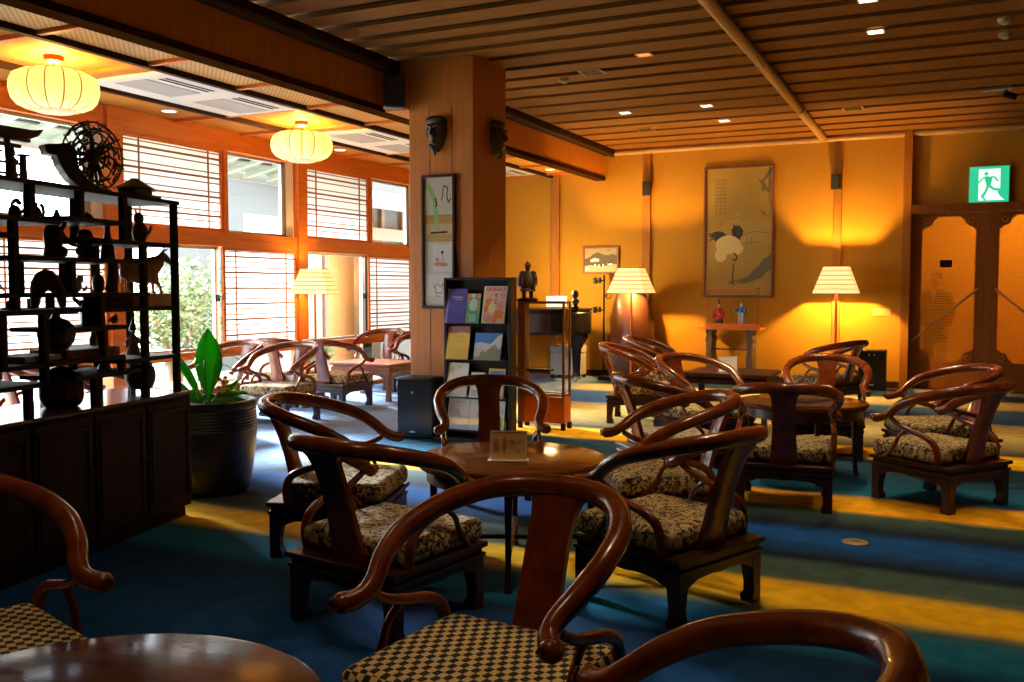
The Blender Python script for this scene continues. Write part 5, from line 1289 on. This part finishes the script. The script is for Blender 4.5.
b = MB(); b.box(-.34, .34, -.13, .13, 0, .055); b.build('base', M_CEDARH, dc, smooth=False, bevel=.004)
b = MB(); w, d, h = .33, .12, .53
for sx in (-w, w):
    for sy in (-d, d): b.box(sx - .004, sx + .004, sy - .004, sy + .004, .055, h)
for sy in (-d, d): b.box(-w, w, sy - .006, sy + .006, h - .012, h)
for sx in (-w, w): b.box(sx - .006, sx + .006, -d, d, h - .012, h)
b.build('frame', M_CEDAR, dc, smooth=False)
b = MB(); b.box(-w, w, -d - .001, -d + .001, .055, h - .012); b.box(-w - .001, -w + .001, -d, d, .055, h - .012); b.box(w - .001, w + .001, -d, d, .055, h - .012); b.box(-w, w, -d, d, h - .003, h - .001); b.build('pane', M_GLASS, dc, smooth=False)
SK = mat('doll_skin', (.75, .60, .48), .5)
def doll(x, label, robe, hat, red):
    t = thing('festival_doll', label, 'doll', (x, 12.58, .821), R(-8)); t.scale = (.68, .68, .95)
    b = MB()
    if red:
        b.lathe([(.085, .05), (.088, .06), (.075, .13), (.062, .18), (.035, .21), (.02, .22)], (0, 0, 0), 18, sy=.75)
        for s in (-1, 1): b.tube(spline([(s * .04, 0, .19), (s * .085, -.01, .14), (s * .09, -.04, .10), (s * .04, -.075, .12)], 4), [.026, .028, .03, .032, .034, .035, .035, .034, .032, .03, .026, .022, .02], 9)
    else:
        b.lathe([(.045, .15), (.06, .155), (.052, .19), (.045, .22), (.02, .235)], (0, 0, 0), 18, sy=.75)
        b.tube(spline([(.035, 0, .215), (.085, -.01, .18), (.08, -.02, .13)], 4), [.024, .026, .028, .03, .031, .031, .03, .028, .026], 9)
        b.tube(spline([(-.035, 0, .21), (-.085, -.03, .18), (-.12, -.05, .19)], 4), [.024, .024, .024, .023, .022, .021, .02, .018, .016], 9)
    b.build('robe', robe, t)
    b = MB()
    if red: b.lathe([(.085, 0), (.09, .01), (.08, .055)], (0, 0, 0), 16, sy=.75)
    else:
        for s in (-1, 1): b.tube(spline([(s * .025, 0, .16), (s * .03, 0, .08), (s * .035, -.005, .0)], 4), [.034, .034, .032, .03, .028, .028, .03, .032, .034], 10)
    b.build('skirt', mat('doll_dark', (.08, .03, .03), .8) if red else mat('doll_pale', (.55, .58, .62), .8), t)
    b = MB(); b.ball((0, -.004, .25), (.026, .026, .032), 14, 9); b.tube([(0, -.028, .252), (0, -.033, .245)], [.003, .005], 5)
    if red: b.ball((.035, -.078, .13), (.018, .014, .014))
    else: b.ball((-.125, -.052, .192), (.014, .014, .014))
    b.build('face_and_hand', SK, t)
    b = MB()
    if red: b.lathe([(.028, .258), (.028, .272), (.018, .29), (.012, .33), (.003, .345)], (0, .006, 0), 12)
    else: b.lathe([(.027, .262), (.024, .278), (.01, .288)], (0, .006, 0), 12)
    b.build('hair', hat, t)
    return t
doll(-2.86, 'doll in a red robe with black cap, left in the glass doll case', mat('doll_red', (.55, .03, .03), .7), M_BLACK, True)
doll(-2.56, 'doll in a blue jacket and pale trousers, right in the glass doll case', mat('doll_blue', (.05, .16, .50), .7), mat('doll_hair', (.5, .42, .34), .7), False)

t = thing('crane_painting', 'tall framed painting of a white crane on the back wall above the console', 'painting', (-2.68, YB - .002, 1.165))
w, h = .955, 1.79
b = MB(); f = .03
b.box(-w / 2, w / 2, -.035, 0, 0, f); b.box(-w / 2, w / 2, -.035, 0, h - f, h); b.box(-w / 2, -w / 2 + f, -.035, 0, f, h - f); b.box(w / 2 - f, w / 2, -.035, 0, f, h - f); b.build('frame', mat('red_frame', (.20, .055, .02), .4), t, smooth=False, bevel=.004)
Silk, Mt, Cr, Gold, Tail = C_('silk', (.54, .35, .06)), C_('pale_hill', (.60, .40, .08)), C_('crane_white', (.86, .68, .26)), C_('dull_ink', (.22, .19, .10)), C_('tail', (.03, .06, .05))
A = .53
q = random.Random(12)
rockp = [(.45, .09), (.55, .13), (.66, .15), (.74, .20), (.82, .24), (.88, .29), (.94, .30), (1, .34), (1, .20), (.93, .19), (.86, .14), (.76, .12), (.62, .10)]
txt = []
for c in range(5):
    for k in range(10 - c % 2 * 3): txt.append(rect(.15 + c * .035, .90 - k * .028, .165 + c * .035 + q.uniform(0, .006), .915 - k * .028))
b, ms = art(w - .05, h - .05, Silk, [
    (Mt, [[(.10, .45), (.25, .55), (.38, .62), (.5, .66), (.62, .60), (.75, .55), (1, .58), (1, .40), (.1, .40)], [(.0, .0), (1, 0), (1, .12), (.6, .08), (.3, .12), (0, .08)]]),
    (Gold, txt + stroke([(.55, .47), (.75, .50), (.95, .49)], .012, A) + stroke([(.52, .40), (.70, .42), (.9, .41)], .010, A) + stroke([(.62, .44), (.62, .38)], .012, A) + stroke([(.70, .46), (.70, .40)], .012, A)
        + stroke([(.99, .99), (.92, .93), (.85, .88), (.90, .84), (.95, .80)], .045, A) + stroke([(.80, .90), (.88, .86), (.84, .82), (.95, .83)], .03, A) + [rockp] + stroke([(.36, .10), (.50, .12), (.62, .14)], .02, A) + stroke([(.35, .60), (.5, .62), (.6, .59)], .008, A)),
    (Mt, [disc(.92, .24, .045, .035), disc(.80, .17, .03, .015)]),
    (C_('rust', (.42, .14, .04)), [disc(.88, .64, .025, .012), disc(.84, .66, .015, .008)]),
    (Tail, [[(.06, .465), (.12, .50), (.18, .51), (.26, .505), (.33, .48), (.30, .455), (.22, .435), (.14, .43), (.15, .455)], [(.40, .52), (.45, .55), (.52, .55), (.58, .51), (.56, .47), (.50, .425), (.44, .44), (.41, .48)]] + stroke([(.05, .49), (.2, .47)], .02, A) + stroke([(.07, .44), (.2, .46)], .02, A) + stroke([(.43, .56), (.5, .46)], .02, A)),
    (Cr, [disc(.35, .40, .19, .075, 24), disc(.47, .37, .11, .05, 20), disc(.24, .32, .09, .055, 18)]),
    (Tail, stroke([(.43, .335), (.475, .32), (.485, .29), (.45, .275), (.42, .29)], .022, A) + stroke([(.435, .25), (.43, .18), (.425, .10)], .016, A) + stroke([(.425, .10), (.45, .085)], .014, A) + stroke([(.42, .10), (.40, .09)], .012, A)),
], .004)
o = b.build('painted_panel', ms, t, smooth=False); o.location = (0, -.010, .025)
b = MB(); b.box(-w / 2 + f, w / 2 - f, -.028, -.026, f, h - f); b.build('glazing', M_GLASS, t, smooth=False)

t = thing('black_heater', 'black box shaped appliance on the floor at the back wall, left of the doors', 'appliance', (-.90, 12.55, 0))
b = MB(); b.box(-.165, .165, -.12, .12, 0, .52); b.build('body', M_BLACK, t, bevel=.015, seg=3)
b = MB(); b.box(-.15, .15, -.125, -.12, .05, .49); b.build('front_panel', M_BLACKG, t, smooth=False)
b = MB(); b.cbox((-.03, -.127, .46), (.014, .003, .014)); b.cbox((.03, -.127, .46), (.014, .003, .014)); b.cbox((0, -.127, .08), (.05, .003, .01)); b.build('indicator', mat('indicator', (.6, .62, .62), .4), t, smooth=False)
t = thing('switch_plate', 'small wall switch plate between the lamp and the door post', 'switch', (-.83, YB - .001, .98))
b = MB(); b.box(-.11, .11, -.008, 0, -.05, .05); b.build('plate', mat('switch_tan', (.55, .36, .10), .5), t, smooth=False, bevel=.003)
b = MB()
for x in (-.06, 0, .06): b.box(x - .018, x + .018, -.013, -.008, -.03, .03)
b.build('rocker', mat('switch_tan', (.55, .36, .10), .5), t, smooth=False)

# exit sign
t = thing('exit_sign', 'green and white lit exit sign with running man above the doors', 'exit sign', (.365, YB - .001, 2.345))
w = .43
b = MB(); b.box(-w / 2 - .012, w / 2 + .012, -.06, 0, -.012, w + .012); b.build('housing', mat('sign_frame', (.50, .48, .30), .5), t, smooth=False, bevel=.004)
SG = mat('sign_green', (.02, .45, .22), .4, emit=(.03, .62, .30), es=.9); SW = mat('sign_white', (.9, .95, .92), .4, emit=(.80, 1, .90), es=1.05)
man = [disc(.42, .80, .055, .055)] + [[(.37, .70), (.46, .74), (.58, .66), (.55, .52), (.52, .44), (.44, .42), (.42, .52)]] + stroke([(.42, .71), (.32, .66), (.24, .55)], .045) + stroke([(.52, .70), (.64, .70), (.72, .58)], .05) + stroke([(.50, .46), (.62, .36), (.82, .33)], .07) + stroke([(.47, .46), (.42, .30), (.32, .14)], .07) + stroke([(.32, .15), (.42, .06)], .05) + [[(.70, .30), (.84, .30), (.84, .18), (.76, .18)]]
b, ms = art(w, w, SG, [(SW, [rect(.23, .05, .78, .93), [(.62, .05), (.90, .05), (.70, .22)]]), (SG, man)], .004)
o = b.build('running_man_panel', ms, t, smooth=False); o.location = (0, -.0645, 0)
t = thing('floor_outlet', 'round brass floor outlet cover in the carpet right of centre', 'floor outlet', (-.42, 4.98, 0))
b = MB(); b.lathe([(.065, 0), (.065, .004), (.055, .008), (.01, .009)], (0, 0, 0), 28); b.build('cover', mat('dull_brass', (.36, .27, .15), .4, .6), t)
b = MB(); b.cbox((0, 0, .009), (.05, .008, .003)); b.build('slot', M_INK, t, smooth=False)
m = MB(); m.box(-1.0, 3.2, 12.42, YB - .09, 0, .012)
tag(m.build('door_mat', mat('blue_grey_mat', (.16, .20, .27), .9), smooth=False), 'long blue grey mat along the foot of the doors', 'door mat')
m = MB(); m.box(-.6, 1.4, YB - .09, YB + .1, 0, .02)
struct(m.build('trim_12', M_DARKBEAM, smooth=False), 'dark threshold under the doors', 'threshold')

# ------------------------------------------------------------------ the person behind the glass of the door
pr = thing('person', 'person in dark jacket with white collar standing in the passage behind the left door leaf', 'person', (-.20, 13.95, 0), R(160)); pr.scale = (.95, .95, .95)
k_ = 1.0
b = MB()
b.rings([[(w * math.cos(2 * PI * i / 16), y + d * math.sin(2 * PI * i / 16), z) for i in range(16)] for z, w, d, y in ((.74, .15, .11, 0), (.85, .155, .115, 0), (.98, .135, .10, 0), (1.1, .15, .105, 0), (1.22, .165, .11, 0), (1.30, .14, .09, 0), (1.345, .06, .06, 0), (1.40, .05, .052, .0), (1.42, .055, .06, .01))])
b.ball((0, .015, 1.475), (.068, .085, .105), 18, 12); b.tube([(0, .095, 1.49), (0, .115, 1.465), (0, .10, 1.455)], [.010, .014, .012], 8); b.ball((0, .085, 1.425), (.028, .012, .008))
for s in (-1, 1):
    b.ball((s * .028, .088, 1.495), (.013, .008, .008)); b.ball((s * .07, .005, 1.475), (.010, .02, .03))
    b.tube(spline([(s * .145, 0, 1.28), (s * .20, -.01, 1.10), (s * .205, .03, .95), (s * .19, .09, .82), (s * .185, .11, .76)], 4), [.05, .049, .047, .045, .043, .042, .041, .039, .037, .036, .034, .032, .03, .029, .03, .03, .028], 10)
    for f in range(4): b.tube([(s * (.175 + .011 * f), .115, .76), (s * (.172 + .012 * f), .13 + .004 * f, .71), (s * (.172 + .012 * f), .125, .675 + .008 * abs(f - 1))], [.009, .0085, .006], 6)
    b.tube([(s * .165, .115, .765), (s * .15, .14, .735), (s * .15, .15, .71)], [.010, .009, .007], 6)
    b.tube(spline([(s * .08, 0, .80), (s * .085, .01, .62), (s * .085, .015, .45), (s * .085, -.005, .25), (s * .085, -.01, .07)], 4), [.085, .082, .079, .075, .071, .067, .062, .058, .056, .056, .055, .053, .05, .046, .042, .038, .036], 12)
    b.ball((s * .09, .05, .035), (.04, .11, .035))
o = b.build('body', SK, pr)
md = o.modifiers.new('join', 'REMESH'); md.mode = 'VOXEL'; md.voxel_size = .009; md.use_smooth_shade = True
SUIT = mat('dark_suit', (.03, .03, .035), .8)
b = MB()
b.rings([[(w * math.cos(2 * PI * i / 20), y + d * math.sin(2 * PI * i / 20), z) for i in range(20)] for z, w, d, y in ((.70, .175, .135, 0), (.85, .172, .13, 0), (.98, .152, .118, 0), (1.1, .165, .122, 0), (1.22, .185, .128, 0), (1.30, .165, .11, 0), (1.345, .085, .078, 0))], False)
for s in (-1, 1): b.tube(spline([(s * .14, 0, 1.295), (s * .20, -.01, 1.10), (s * .205, .03, .95), (s * .19, .09, .83)], 4), [.062, .061, .060, .058, .056, .055, .054, .052, .05, .048, .047, .046, .046], 12)
b.build('jacket', SUIT, pr)
b = MB()
for s in (-1, 1): b.tube(spline([(s * .08, 0, .84), (s * .085, .01, .62), (s * .085, .015, .45), (s * .085, -.005, .25), (s * .085, -.01, .08)], 4), [.098, .095, .092, .088, .084, .08, .078, .075, .073, .072, .07, .069, .067, .065, .064, .063, .062], 14)
b.build('trousers', SUIT, pr)
b = MB(); b.prism([(-.05, 1.35), (.05, 1.35), (.0, 1.16)], 'y', .118, .128); b.lathe([(.062, 1.34), (.058, 1.38)], (0, .005, 0), 18, False); b.build('shirt_collar', M_WHITEP, pr)
b = MB(); b.ball((0, -.005, 1.51), (.078, .088, .09), 18, 12); b.ball((0, -.035, 1.46), (.074, .06, .08), 14, 9); b.build('hair', M_BLACK, pr)
